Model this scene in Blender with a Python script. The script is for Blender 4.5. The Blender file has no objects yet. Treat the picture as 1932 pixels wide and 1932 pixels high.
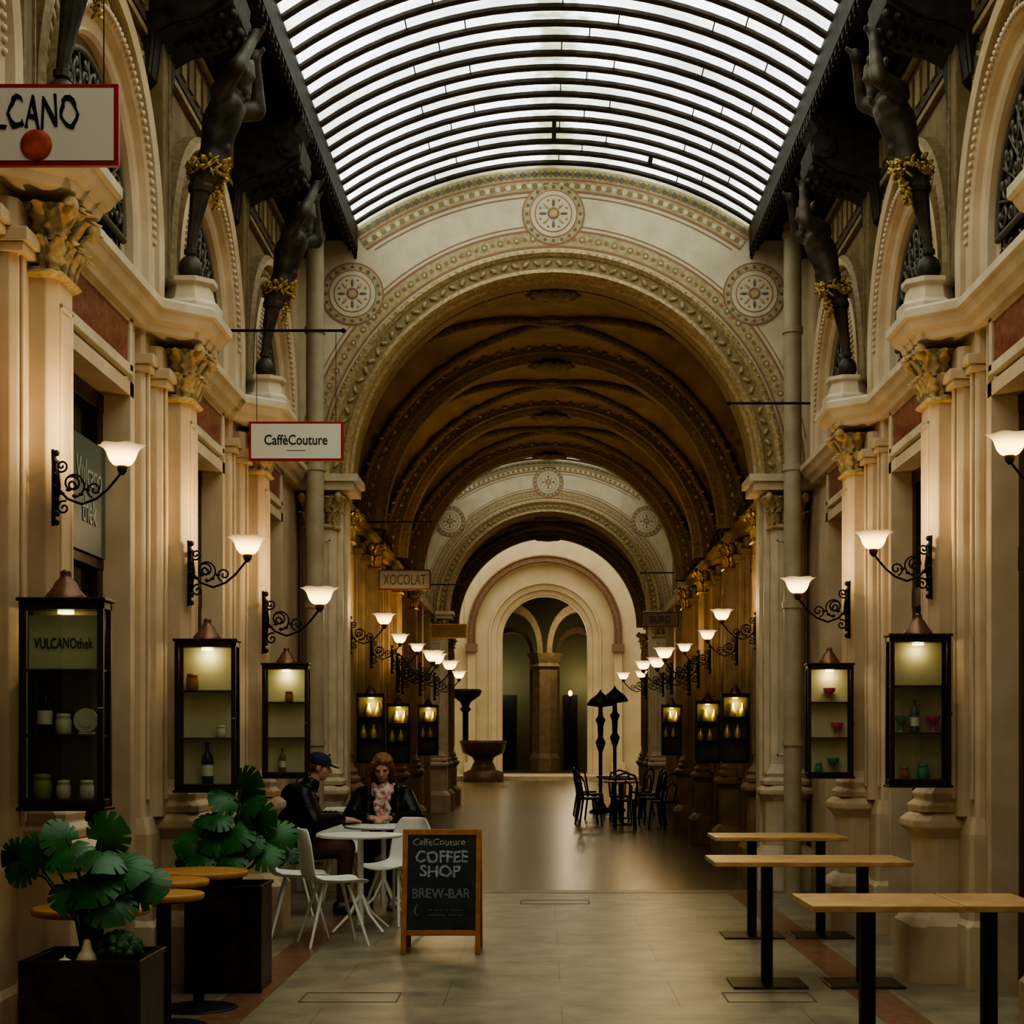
import bpy, math, random, bmesh
from mathutils import Vector, Matrix
random.seed(7)
pi=math.pi
sc=bpy.context.scene
COL=sc.collection
F=3100.0
VX=1025.0; CX=-.10
def W(px,py,Y):
    s=F/Y
    return ((px-VX)/s+CX, Y, 1.46-(py-1395)/s)
# ------------------------------------------------------------ materials
def mat(name,col,rough=.6,metal=0,col2=None,scale=6,bump=0,emit=None,es=0,spec=.4,dist=0,nosamp=False,mid=.5,wid=.3):
    m=bpy.data.materials.new(name); m.use_nodes=True
    nt=m.node_tree; b=nt.nodes['Principled BSDF']
    b.inputs['Roughness'].default_value=rough; b.inputs['Metallic'].default_value=metal
    b.inputs['Specular IOR Level'].default_value=spec
    b.inputs['Base Color'].default_value=(*col,1)
    if col2 is not None or bump:
        tc=nt.nodes.new('ShaderNodeTexCoord'); no=nt.nodes.new('ShaderNodeTexNoise')
        no.inputs['Scale'].default_value=scale; no.inputs['Detail'].default_value=6
        no.inputs['Distortion'].default_value=dist
        nt.links.new(tc.outputs['Object'],no.inputs['Vector'])
        if col2 is not None:
            cr=nt.nodes.new('ShaderNodeValToRGB')
            cr.color_ramp.elements[0].position=mid-wid/2; cr.color_ramp.elements[1].position=mid+wid/2
            cr.color_ramp.elements[0].color=(*col,1); cr.color_ramp.elements[1].color=(*col2,1)
            nt.links.new(no.outputs['Fac'],cr.inputs['Fac']); nt.links.new(cr.outputs['Color'],b.inputs['Base Color'])
        if bump:
            bp=nt.nodes.new('ShaderNodeBump'); bp.inputs['Strength'].default_value=bump; bp.inputs['Distance'].default_value=.02
            nt.links.new(no.outputs['Fac'],bp.inputs['Height']); nt.links.new(bp.outputs['Normal'],b.inputs['Normal'])
    if emit is not None:
        b.inputs['Emission Color'].default_value=(*emit,1); b.inputs['Emission Strength'].default_value=es
        if nosamp:
            try: m.cycles.emission_sampling='NONE'
            except Exception: pass
    return m
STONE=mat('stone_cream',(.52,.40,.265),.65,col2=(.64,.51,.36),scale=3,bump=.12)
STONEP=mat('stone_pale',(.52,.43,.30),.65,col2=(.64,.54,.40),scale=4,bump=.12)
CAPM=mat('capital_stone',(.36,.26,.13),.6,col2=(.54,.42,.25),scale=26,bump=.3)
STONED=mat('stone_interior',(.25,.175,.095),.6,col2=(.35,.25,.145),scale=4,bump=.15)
OCHRE=mat('painted_ochre',(.20,.14,.065),.7,col2=(.29,.21,.105),scale=5)
ORN=mat('ornament_olive',(.085,.065,.03),.7,col2=(.16,.12,.055),scale=20,bump=.3)
ORNL=mat('ornament_relief',(.38,.29,.155),.6,col2=(.27,.20,.10),scale=22,bump=.3)
VAULT=mat('vault_ochre',(.25,.175,.08),.6,col2=(.36,.26,.125),scale=3)
VRIB=mat('vault_rib',(.15,.11,.055),.55,col2=(.28,.21,.11),scale=30,bump=.5)
GOLD=mat('gilding',(.55,.39,.13),.4,.5,col2=(.32,.21,.07),scale=24)
GARL=mat('garland_gold',(.30,.20,.05),.45,.4,col2=(.56,.41,.14),scale=30,bump=.3)
BRONZE=mat('bronze_weathered',(.045,.036,.026),.5,.35,col2=(.115,.09,.065),scale=7,bump=.2)
IRON=mat('wrought_iron',(.02,.017,.013),.45,.5)
DARKB=mat('dark_eave',(.022,.017,.011),.6,col2=(.05,.036,.02),scale=12,bump=.3)
COPPER=mat('copper_cap',(.22,.12,.08),.4,.6,col2=(.15,.08,.05),scale=9)
DWOOD=mat('dark_wood',(.045,.022,.012),.4,col2=(.07,.035,.018),scale=8)
FRAME=mat('case_frame',(.04,.026,.015),.35,.3,col2=(.065,.038,.02),scale=12)
MARBLE=mat('red_marble',(.20,.06,.04),.3,col2=(.32,.13,.09),scale=14,dist=1.5)
FRED=mat('floor_red_marble',(.22,.105,.06),.3,col2=(.30,.16,.10),scale=14,dist=1)
WHITEP=mat('white_plastic',(.80,.79,.74),.4)
PAINTC=mat('painted_cream',(.60,.53,.38),.75,col2=(.70,.62,.46),scale=5)
PTAN=mat('painted_tan',(.42,.33,.19),.75,col2=(.54,.45,.28),scale=22)
PPINK=mat('painted_rose',(.38,.20,.14),.75)
PBLUE=mat('painted_slate',(.20,.20,.16),.75)
WHITEW=mat('white_plaster',(.66,.58,.42),.75,col2=(.75,.67,.52),scale=1.2)
PINKW=mat('rose_stone',(.26,.165,.12),.6,col2=(.34,.23,.17),scale=12)
SIGNW=mat('sign_white',(.66,.64,.56),.4)
SIGND=mat('sign_dull',(.24,.22,.17),.5)
SIGNR=mat('sign_red',(.36,.03,.03),.4)
BLACK=mat('black_paint',(.012,.012,.012),.5)
REDB=mat('logo_red',(.28,.03,.015),.5,col2=(.55,.12,.06),scale=14)
WOODT=mat('table_wood',(.48,.28,.12),.4,col2=(.62,.40,.19),scale=5,dist=2)
WOODO=mat('round_table_wood',(.42,.20,.06),.4,col2=(.54,.28,.09),scale=5,dist=2)
WOODF=mat('board_frame_wood',(.30,.12,.035),.45,col2=(.42,.18,.06),scale=8,dist=2)
CHALKB=mat('chalkboard',(.014,.018,.016),.6,col2=(.03,.036,.032),scale=9)
CHALK=mat('chalk',(.40,.46,.44),.9,col2=(.16,.2,.19),scale=60)
BRASS=mat('brass_plate',(.11,.09,.045),.35,.8)
STEEL=mat('rusty_steel',(.03,.022,.016),.35,.5,col2=(.09,.055,.035),scale=7,dist=1)
SOIL=mat('soil',(.03,.02,.012),.9,bump=.5,scale=40)
LEAF=mat('monstera_leaf',(.010,.075,.018),.36,col2=(.035,.165,.035),scale=7,spec=.35)
STEM=mat('plant_stem',(.05,.10,.03),.5)
KALE=mat('kale_green',(.04,.09,.03),.6,col2=(.08,.16,.05),scale=40,bump=.8)
GOURD=mat('gourd_cream',(.75,.65,.4),.5)
SKIN=mat('skin',(.58,.34,.24),.5)
LEATH=mat('black_leather',(.013,.012,.012),.34,bump=.6,scale=12)
NAVY=mat('navy_cloth',(.03,.035,.055),.8)
BROWNT=mat('brown_trousers',(.12,.06,.04),.8)
HAIR=mat('blonde_hair',(.36,.19,.08),.5,col2=(.17,.08,.035),scale=36,bump=.8)
HAIRD=mat('grey_hair',(.12,.1,.09),.6)
SCARF=mat('pink_scarf',(.60,.28,.26),.85,col2=(.80,.70,.62),scale=32,bump=.6,wid=.12)
EYE=mat('eye_dark',(.02,.015,.01),.2)
LIP=mat('lips',(.5,.15,.12),.5)
FOUNT=mat('fountain_marble',(.07,.035,.022),.3,col2=(.13,.07,.045),scale=6,dist=2)
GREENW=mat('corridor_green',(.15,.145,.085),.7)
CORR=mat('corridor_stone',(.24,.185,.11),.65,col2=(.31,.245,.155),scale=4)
BULB=mat('lamp_bulb',(1,.9,.7),.4,emit=(1,.72,.33),es=12,nosamp=True)
CASEL=mat('case_light',(1,.9,.7),.4,emit=(1,.82,.42),es=3,nosamp=True)
CASEB=mat('case_back',(.62,.57,.42),.7,col2=(.70,.66,.50),scale=2)
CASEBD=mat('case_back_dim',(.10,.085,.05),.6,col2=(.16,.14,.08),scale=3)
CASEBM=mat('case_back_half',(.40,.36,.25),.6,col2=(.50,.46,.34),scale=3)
def shademat():
    m=bpy.data.materials.new('lamp_glass'); m.use_nodes=True; nt=m.node_tree; b=nt.nodes['Principled BSDF']
    b.inputs['Base Color'].default_value=(.60,.52,.38,1); b.inputs['Roughness'].default_value=.35
    tc=nt.nodes.new('ShaderNodeTexCoord'); sp=nt.nodes.new('ShaderNodeSeparateXYZ'); nt.links.new(tc.outputs['Object'],sp.inputs[0])
    mr=nt.nodes.new('ShaderNodeMapRange'); mr.inputs['From Min'].default_value=.115; mr.inputs['From Max'].default_value=.225
    nt.links.new(sp.outputs['Z'],mr.inputs['Value'])
    cr=nt.nodes.new('ShaderNodeValToRGB'); e=cr.color_ramp.elements
    e[0].position=0; e[0].color=(1,.42,.08,1); e[1].position=1; e[1].color=(.34,.24,.13,1)
    x=e.new(.3); x.color=(1,.66,.22,1); x=e.new(.62); x.color=(.85,.54,.20,1)
    nt.links.new(mr.outputs[0],cr.inputs['Fac']); nt.links.new(cr.outputs['Color'],b.inputs['Emission Color'])
    st=nt.nodes.new('ShaderNodeMapRange'); st.inputs['To Min'].default_value=6; st.inputs['To Max'].default_value=.8
    nt.links.new(mr.outputs[0],st.inputs['Value']); nt.links.new(st.outputs[0],b.inputs['Emission Strength'])
    try: m.cycles.emission_sampling='NONE'
    except Exception: pass
    return m
SHADE=shademat()
def glassmat(name,tint,alpha):
    m=bpy.data.materials.new(name); m.use_nodes=True; nt=m.node_tree
    nt.nodes.remove(nt.nodes['Principled BSDF']); out=nt.nodes['Material Output']
    t=nt.nodes.new('ShaderNodeBsdfTransparent'); t.inputs[0].default_value=(*tint,1)
    g=nt.nodes.new('ShaderNodeBsdfGlossy'); g.inputs['Roughness'].default_value=.03
    x=nt.nodes.new('ShaderNodeMixShader'); x.inputs[0].default_value=alpha
    nt.links.new(t.outputs[0],x.inputs[1]); nt.links.new(g.outputs[0],x.inputs[2]); nt.links.new(x.outputs[0],out.inputs[0])
    return m
CGLASS=glassmat('clear_glass',(.93,.95,.9),.05)
DGLASS=mat('dark_window_glass',(.025,.022,.016),.08,spec=.6)
def skymat(name,SKYE):
    m=bpy.data.materials.new(name); m.use_nodes=True; nt=m.node_tree
    b=nt.nodes['Principled BSDF']; b.inputs['Base Color'].default_value=(.7,.75,.7,1); b.inputs['Roughness'].default_value=.4
    tc=nt.nodes.new('ShaderNodeTexCoord')
    n=nt.nodes.new('ShaderNodeTexNoise'); n.inputs['Scale'].default_value=1.6; n.inputs['Detail'].default_value=7
    nt.links.new(tc.outputs['Object'],n.inputs['Vector'])
    cr=nt.nodes.new('ShaderNodeValToRGB'); cr.color_ramp.elements[0].position=.36; cr.color_ramp.elements[1].position=.62
    cr.color_ramp.elements[0].color=(.40,.45,.37,1); cr.color_ramp.elements[1].color=(.82,.89,.85,1)
    nt.links.new(n.outputs['Fac'],cr.inputs['Fac'])
    sp=nt.nodes.new('ShaderNodeSeparateXYZ'); nt.links.new(tc.outputs['Object'],sp.inputs[0])
    ab=nt.nodes.new('ShaderNodeMath'); ab.operation='ABSOLUTE'; nt.links.new(sp.outputs['X'],ab.inputs[0])
    n2=nt.nodes.new('ShaderNodeTexNoise'); n2.inputs['Scale'].default_value=5; n2.inputs['Detail'].default_value=6
    nt.links.new(tc.outputs['Object'],n2.inputs['Vector'])
    ml=nt.nodes.new('ShaderNodeMath'); ml.operation='MULTIPLY_ADD'; ml.inputs[1].default_value=.75; ml.inputs[2].default_value=-.27
    nt.links.new(n2.outputs['Fac'],ml.inputs[0])
    lt=nt.nodes.new('ShaderNodeMath'); lt.operation='SUBTRACT'; nt.links.new(ml.outputs[0],lt.inputs[0]); nt.links.new(ab.outputs[0],lt.inputs[1])
    mr=nt.nodes.new('ShaderNodeMapRange'); mr.inputs['From Min'].default_value=-.08; mr.inputs['From Max'].default_value=.06
    mr.inputs['To Min'].default_value=0; mr.inputs['To Max'].default_value=.8
    nt.links.new(lt.outputs[0],mr.inputs['Value'])
    mx=nt.nodes.new('ShaderNodeMix'); mx.data_type='RGBA'; mx.inputs['B'].default_value=(.16,.17,.06,1)
    nt.links.new(mr.outputs[0],mx.inputs['Factor']); nt.links.new(cr.outputs['Color'],mx.inputs['A'])
    nt.links.new(mx.outputs['Result'],b.inputs['Emission Color']); b.inputs['Emission Strength'].default_value=SKYE  # overcast daylight is put into the glass as its own glow
    return m
SKYG=skymat('skylight_glass',2.9)
SKYG2=skymat('skylight_glass_dim',1.4)
def tilemat(name,c1,c2,cm,rough,bw,bh,spec=.5,amp=.2,nsc=3):
    m=bpy.data.materials.new(name); m.use_nodes=True; nt=m.node_tree; b=nt.nodes['Principled BSDF']
    tc=nt.nodes.new('ShaderNodeTexCoord'); br=nt.nodes.new('ShaderNodeTexBrick')
    br.inputs['Scale'].default_value=1; br.inputs['Brick Width'].default_value=bw; br.inputs['Row Height'].default_value=bh
    br.inputs['Mortar Size'].default_value=.004; br.inputs['Color1'].default_value=(*c1,1); br.inputs['Color2'].default_value=(*c2,1); br.inputs['Mortar'].default_value=(*cm,1)
    nt.links.new(tc.outputs['Object'],br.inputs['Vector'])
    n=nt.nodes.new('ShaderNodeTexNoise'); n.inputs['Scale'].default_value=nsc; n.inputs['Detail'].default_value=10; n.inputs['Roughness'].default_value=.65
    nt.links.new(tc.outputs['Object'],n.inputs['Vector'])
    mr=nt.nodes.new('ShaderNodeMapRange'); mr.inputs['From Min'].default_value=.3; mr.inputs['From Max'].default_value=.7; mr.inputs['To Min'].default_value=1-amp*1.5; mr.inputs['To Max'].default_value=1+amp
    nt.links.new(n.outputs['Fac'],mr.inputs['Value'])
    mx=nt.nodes.new('ShaderNodeMix'); mx.data_type='RGBA'; mx.blend_type='MULTIPLY'; mx.inputs['Factor'].default_value=1
    nt.links.new(br.outputs['Color'],mx.inputs['A']); nt.links.new(mr.outputs[0],mx.inputs['B'])
    nt.links.new(mx.outputs['Result'],b.inputs['Base Color'])
    b.inputs['Specular IOR Level'].default_value=spec; b.inputs['Roughness'].default_value=rough
    return m
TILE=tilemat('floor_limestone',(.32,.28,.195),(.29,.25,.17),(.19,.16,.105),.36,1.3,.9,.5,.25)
TILED=tilemat('floor_polished_brown_shaded',(.15,.105,.052),(.14,.098,.048),(.10,.07,.036),.27,1.3,.9,.45,.06,1)  # polished brown, darkened in colour for the passage shade
# ------------------------------------------------------------ geometry
class G:
    def __init__(s): s.v=[];s.f=[];s.mi=[];s.sm=[]
    def add(s,vs,fs,mi=0,sm=False):
        o=len(s.v); s.v+=[tuple(v) for v in vs]
        for f in fs: s.f.append(tuple(i+o for i in f)); s.mi.append(mi); s.sm.append(sm)
        return s
    def box(s,x0,x1,y0,y1,z0,z1,mi=0):
        return s.add([(x,y,z) for z in (z0,z1) for y in (y0,y1) for x in (x0,x1)],
            [(0,1,3,2),(4,6,7,5),(0,4,5,1),(2,3,7,6),(0,2,6,4),(1,5,7,3)],mi)
    def loft(s,rings,mi=0,sm=False,cap=True,closed=True):
        n=len(rings[0]); vs=[p for r in rings for p in r]; fs=[]
        for i in range(len(rings)-1):
            for j in range(n if closed else n-1):
                k=(j+1)%n; fs.append((i*n+j,i*n+k,(i+1)*n+k,(i+1)*n+j))
        s.add(vs,fs,mi,sm)
        if cap and closed:
            s.add(rings[0],[tuple(range(n))],mi); s.add(rings[-1],[tuple(range(n))],mi)
        return s
    def cyl(s,p0,p1,r0,r1=None,n=12,mi=0,sm=True):
        return s.tube([p0,p1],[r0,r0 if r1 is None else r1],n,mi,sm)
    def tube(s,pts,r,n=8,mi=0,sm=True,cap=True,flat=1.0):
        pts=[Vector(p) for p in pts]; m=len(pts)
        if not isinstance(r,(list,tuple)): r=[r]*m
        T0=(pts[1]-pts[0]).normalized()
        up=Vector((0,0,1)) if abs(T0.z)<.9 else Vector((1,0,0))
        N=(up-T0*up.dot(T0)).normalized(); rings=[]
        for i in range(m):
            if i==0:t=T0
            elif i==m-1:t=(pts[i]-pts[i-1]).normalized()
            else:t=((pts[i+1]-pts[i]).normalized()+(pts[i]-pts[i-1]).normalized()).normalized()
            N=(N-t*N.dot(t)); N=N.normalized() if N.length>1e-6 else Vector((1,0,0)); B=t.cross(N)
            rings.append([tuple(pts[i]+(N*math.cos(a)*flat+B*math.sin(a))*r[i]) for a in [2*pi*k/n for k in range(n)]])
        return s.loft(rings,mi,sm,cap)
    def lathe(s,prof,c=(0,0,0),n=20,mi=0,sm=True,cap=True,wav=0,wn=6):
        rings=[]
        for i,(r,z) in enumerate(prof):
            wv=wav*(i/(len(prof)-1))**2
            rings.append([(c[0]+r*(1+wv*math.cos(wn*a))*math.cos(a),c[1]+r*(1+wv*math.cos(wn*a))*math.sin(a),c[2]+z+wv*.3*r*math.cos(wn*a)) for a in [2*pi*k/n for k in range(n)]])
        return s.loft(rings,mi,sm,cap)
    def ball(s,c,r,n=12,m=8,mi=0):
        if not isinstance(r,(list,tuple)): r=(r,r,r)
        rings=[]
        for i in range(m+1):
            t=-pi/2+pi*i/m; q=max(math.cos(t),.02)
            rings.append([(c[0]+r[0]*q*math.cos(a),c[1]+r[1]*q*math.sin(a),c[2]+r[2]*math.sin(t)) for a in [2*pi*k/n for k in range(n)]])
        return s.loft(rings,mi,True)
    def caps(s,p0,r0,p1,r1,n=12,mi=0):
        s.cyl(p0,p1,r0,r1,n,mi); s.ball(p0,r0,n,8,mi); s.ball(p1,r1,n,8,mi); return s
    def xf(s,M):
        s.v=[tuple(M@Vector(v)) for v in s.v]; return s
    def merge(s,o,M=None):
        vs=o.v if M is None else [tuple(M@Vector(v)) for v in o.v]
        k=len(s.v); s.v+=vs
        s.f+=[tuple(i+k for i in f) for f in o.f]; s.mi+=o.mi; s.sm+=o.sm; return s
trimn=[0]
def fin(ob,parent,loc,rot,label,category,kind,group):
    COL.objects.link(ob); ob.location=loc
    if isinstance(rot,(tuple,list)): ob.rotation_euler=rot
    else: ob.rotation_euler=(0,0,rot)
    if parent is not None: ob.parent=parent
    if label: ob['label']=label
    if category: ob['category']=category
    if kind: ob['kind']=kind
    if group: ob['group']=group
    return ob
def K(g,name,mats,parent=None,loc=(0,0,0),rot=0,bevel=0,label=None,category=None,kind=None,group=None,bake=None):
    me=bpy.data.meshes.new(name); me.from_pydata(g.v,[],g.f)
    if not isinstance(mats,(list,tuple)): mats=[mats]
    for m in mats: me.materials.append(m)
    for p,mi,sm in zip(me.polygons,g.mi,g.sm): p.material_index=min(mi,len(mats)-1); p.use_smooth=sm
    bm=bmesh.new(); bm.from_mesh(me); bmesh.ops.recalc_face_normals(bm,faces=bm.faces); bm.to_mesh(me); bm.free()
    ob=bpy.data.objects.new(name,me)
    if bake:
        COL.objects.link(ob)
        md=ob.modifiers.new('r','REMESH'); md.mode='VOXEL'; md.voxel_size=bake; md.use_smooth_shade=True
        md=ob.modifiers.new('s','SMOOTH'); md.factor=.6; md.iterations=5
        dg=bpy.context.evaluated_depsgraph_get(); me2=bpy.data.meshes.new_from_object(ob.evaluated_get(dg))
        ob.modifiers.clear(); ob.data=me2
        me2.materials.clear()
        for m in mats: me2.materials.append(m)
        for p in me2.polygons: p.use_smooth=True; p.material_index=0
        COL.objects.unlink(ob)
    if bevel:
        md=ob.modifiers.new('b','BEVEL'); md.width=bevel; md.segments=2; md.limit_method='ANGLE'; md.angle_limit=.7
    return fin(ob,parent,loc,rot,label,category,kind,group)
def T(name,label,category,loc=(0,0,0),rot=0,group=None):
    e=bpy.data.objects.new(name,None); e.empty_display_size=.1
    return fin(e,None,loc,rot,label,category,None,group)
def dup(root,loc,rot=0,label=None,scale=None):
    def cp(o,par):
        n=o.copy(); COL.objects.link(n)
        if par is not None:
            n.parent=par
        for c in o.children: cp(c,n)
        return n
    n=cp(root,None); n.location=loc; n.rotation_euler=(0,0,rot)
    if label: n['label']=label
    if scale: n.scale=(scale,)*3
    return n
def structure(g,name,mats,bevel=0,**k):
    if name=='trim': trimn[0]+=1; name='trim_%d'%trimn[0]
    return K(g,name,mats,bevel=bevel,kind='structure',**k)
def text(s,w,h,parent,loc,rot,m,name='lettering',ext=.0015,bold=0,jit=0):
    cu=bpy.data.curves.new('t','FONT'); cu.body=s; cu.align_x='CENTER'; cu.align_y='CENTER'; cu.extrude=ext; cu.offset=bold
    cu.resolution_u=4
    o=bpy.data.objects.new('t',cu); COL.objects.link(o)
    dg=bpy.context.evaluated_depsgraph_get(); me=bpy.data.meshes.new_from_object(o.evaluated_get(dg))
    bpy.data.objects.remove(o)
    xs=[v.co.x for v in me.vertices]; ys=[v.co.y for v in me.vertices]
    cx=(min(xs)+max(xs))/2; cy=(min(ys)+max(ys))/2; sx=w/(max(xs)-min(xs)); sy=h/(max(ys)-min(ys)) if h else sx
    for v in me.vertices:
        v.co.x=(v.co.x-cx)*sx; v.co.y=(v.co.y-cy)*sy
        if jit:
            x,y=v.co.x,v.co.y
            v.co.x+=jit*math.sin(y*90+x*40); v.co.y+=jit*1.2*math.sin(x*47+1)+jit*.6*math.sin(x*130+y*60)
    me.materials.clear(); me.materials.append(m)
    ob=bpy.data.objects.new(name,me)
    return fin(ob,parent,loc,rot,None,None,None,None)
# ------------------------------------------------------------ arch helpers
def stations(n,legs):
    st=[]
    if legs: st.append((1,0,True))
    for i in range(n+1):
        a=pi*i/n; st.append((math.cos(a),math.sin(a),False))
    if legs: st.append((-1,0,True))
    return st
def arch(g,uc,zc,prof,mapf,n=40,leg=None,mis=None,sm=False):
    st=stations(n,leg is not None)
    for k in range(len(prof)-1):
        (r0,d0),(r1,d1)=prof[k],prof[k+1]; vs=[];fs=[]
        for (c,s_,L) in st:
            for r,d in ((r0,d0),(r1,d1)):
                vs.append(mapf(uc+c*r, d, leg if L else zc+s_*r))
        for i in range(len(st)-1): fs.append((2*i,2*i+1,2*i+3,2*i+2))
        g.add(vs,fs,(mis[k] if mis else 0),sm)
def archwall(g,uc,zc,R,inside,mapf,d,n=48,leg=None,extra=(),mi=0,u0=None,u1=None):
    angs=sorted(set([pi*i/n for i in range(n+1)]+list(extra)))
    vs=[];fs=[];
    def outer(a):
        t=R
        while t<9 and inside(uc+math.cos(a)*t,zc+math.sin(a)*t): t+=.02
        lo,hi=t-.02,t
        for _ in range(12):
            md=(lo+hi)/2
            if inside(uc+math.cos(a)*md,zc+math.sin(a)*md): lo=md
            else: hi=md
        return lo
    pts=[]
    if leg is not None: pts.append(((uc+R,leg),(u1,leg)))
    for a in angs:
        o=outer(a); pts.append(((uc+math.cos(a)*R,zc+math.sin(a)*R),(uc+math.cos(a)*o,zc+math.sin(a)*o)))
    if leg is not None: pts.append(((uc-R,leg),(u0,leg)))
    for p,q in pts: vs+= [mapf(p[0],d,p[1]),mapf(q[0],d,q[1])]
    for i in range(len(pts)-1): fs.append((2*i,2*i+1,2*i+3,2*i+2))
    g.add(vs,fs,mi)
def chrect(a,b,c):
    return [(0,-b),(a-c,-b),(a,-b+c),(a,b-c),(a-c,b),(0,b)]
def stack(g,a,b,c,prof,mi=0):
    rings=[[(x,y,z) for x,y in chrect(a+o,b+o,c)] for o,z in prof]
    g.loft(rings,mi)
def leafshape(g,M,h,w,curl,mi=0):
    n=8; rings=[]
    for i in range(n):
        t=i/(n-1); z=h*(t if t<.8 else .8+(t-.8)*.2)
        x=curl*(t**2.0); ww=w*(math.sin(pi*min(.95,t*.8+.18)))*(1+.22*math.cos(i*pi))
        if i==n-1: z-=h*.12; ww=w*.35; x+=curl*.1
        rings.append([(x,-ww/2,z),(x+.016,-ww/4,z),(x+.026,0,z+.004),(x+.016,ww/4,z),(x,ww/2,z),(x-.014,0,z)])
    g2=G(); g2.loft(rings,mi,True); g.merge(g2,M)
def capital(g,a,b,z0,z1,mi=0):
    h=z1-z0
    stack(g,a-.03,b-.03,.04,[(0,z0),(.01,z0+.02),(.0,z0+.03),(.02,z0+h*.5),(.07,z1-.05)],mi)
    stack(g,a+.0,b+.0,.04,[(.02,z0-.02),(.035,z0-.005),(.02,z0+.012)],mi)
    def ring(zz,hh,ww,cu,off):
        per=[]
        segs=[((.02,-b),(a,-b),-pi/2),((a,-b),(a,b),0),((a,b),(.02,b),pi/2)]
        for (p,q,an) in segs:
            L=math.hypot(q[0]-p[0],q[1]-p[1]); k=max(1,round(L/ww))
            for i in range(k):
                t=(i+.5)/k; per.append((p[0]+(q[0]-p[0])*t,p[1]+(q[1]-p[1])*t,an))
        per+= [(a,-b,-pi/4),(a,b,pi/4)]
        for x,y,an in per:
            M=Matrix.Translation((x,y,zz))@Matrix.Rotation(an,4,'Z')@Matrix.Translation((off,0,0))
            leafshape(g,M,hh,ww*1.0,cu,mi)
    ring(z0+.01,h*.5,.10,.08,-.02)
    ring(z0+h*.4,h*.52,.13,.12,-.01)
    for y in (-b,b):
        g.ball((a+.07,y*1.18,z1-.07),(.04,.04,.05),8,6,mi)
    g.ball((a+.06,0,z1-.04),(.03,.04,.035),8,6,mi)
# ------------------------------------------------------------ pilasters
def make_pilaster(label,loc,rot,shaftm,capm,wide=True,group='stone pilasters'):
    p=T('pilaster',label,'pilaster',loc,rot,group)
    g=G()
    if wide:
        stack(g,.06,.46,.02,[(0,1.0),(0,3.86)])
        stack(g,.13,.33,.03,[(0,1.0),(0,3.80)])
        for s in(-1,1):   # raised flat fillets and small caps instead of heavy roll mouldings
            g.box(.06,.078,s*.40-.022,s*.40+.022,1.1,3.70)
            g.box(.13,.146,s*.25-.026,s*.25+.026,1.1,3.66)
            g.box(.0,.10,min(s*.34,s*.475),max(s*.34,s*.475),3.62,3.66); g.box(.0,.12,min(s*.34,s*.49),max(s*.34,s*.49),3.66,3.72)
            g.box(.0,.17,min(s*.15,s*.35),max(s*.15,s*.35),3.56,3.60); g.box(.0,.19,min(s*.15,s*.365),max(s*.15,s*.365),3.60,3.66)
    else:
        stack(g,.12,.20,.02,[(0,1.0),(0,3.86)])
    stack(g,.25,.15,.045,[(0,1.1),(0,3.55)])
    for y in (-.085,.085): g.box(.245,.258,y-.012,y+.012,1.3,3.40)
    for z in (1.3,3.376): g.box(.245,.258,-.097,.097,z,z+.024)
    K(g,'shaft',shaftm,p,bevel=.006)
    g=G(); capital(g,.25,.15,3.52,3.87)
    K(g,'capital',capm,p)
    g=G()
    bw=.23 if not wide else .24
    stack(g,.31,bw-.03,.08,[(0,.0),(0,1.0)])
    stack(g,.31,bw-.03,.08,[(.09,0),(.09,.34),(.06,.38),(.03,.41),(0,.43)])
    stack(g,.31,bw-.03,.08,[(0,.86),(.03,.90),(.06,.93),(.06,.97),(.03,1.0),(-.02,1.03)])
    stack(g,.25,.15,.04,[(.07,1.02),(.075,1.06),(.04,1.09),(.05,1.13),(.02,1.17),(0,1.22)])
    if wide: stack(g,.08,.46,.02,[(.05,0),(.05,.36),(.02,.40),(.02,.9),(0,1.0)])
    K(g,'pedestal',shaftm,p,bevel=.008)
    return p
PY=[4.7,7.4,10.1,12.8]
LP="cream stone pilaster with clustered shaft and leafy capital between shopfronts"
p0=make_pilaster(LP,(-2.5,PY[1],0),0,STONE,CAPM)
for y in PY:
    for sd in (-1,1):
        if y==PY[1] and sd==-1: continue
        if y==PY[0]: continue
        dup(p0,(sd*2.5,y,0),0 if sd<0 else pi)
LJ="cream stone jamb pilaster with acanthus capital carrying the big arch"
j0=make_pilaster(LJ,(-2.26,16.19,0),-pi/2,STONEP,CAPM,False,'arch jamb pilasters')
dup(j0,(2.26,16.19,0),-pi/2)
for sd in(-1,1): dup(j0,(sd*2.26,33.09,0),-pi/2)
LT="warm brown stone pilaster with gilded capital in the vaulted passage"
TW=2.35
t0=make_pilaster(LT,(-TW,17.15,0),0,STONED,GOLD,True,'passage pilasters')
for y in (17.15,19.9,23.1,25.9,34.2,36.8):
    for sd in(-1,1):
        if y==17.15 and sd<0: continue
        dup(t0,(sd*TW,y,0),0 if sd<0 else pi)
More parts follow.
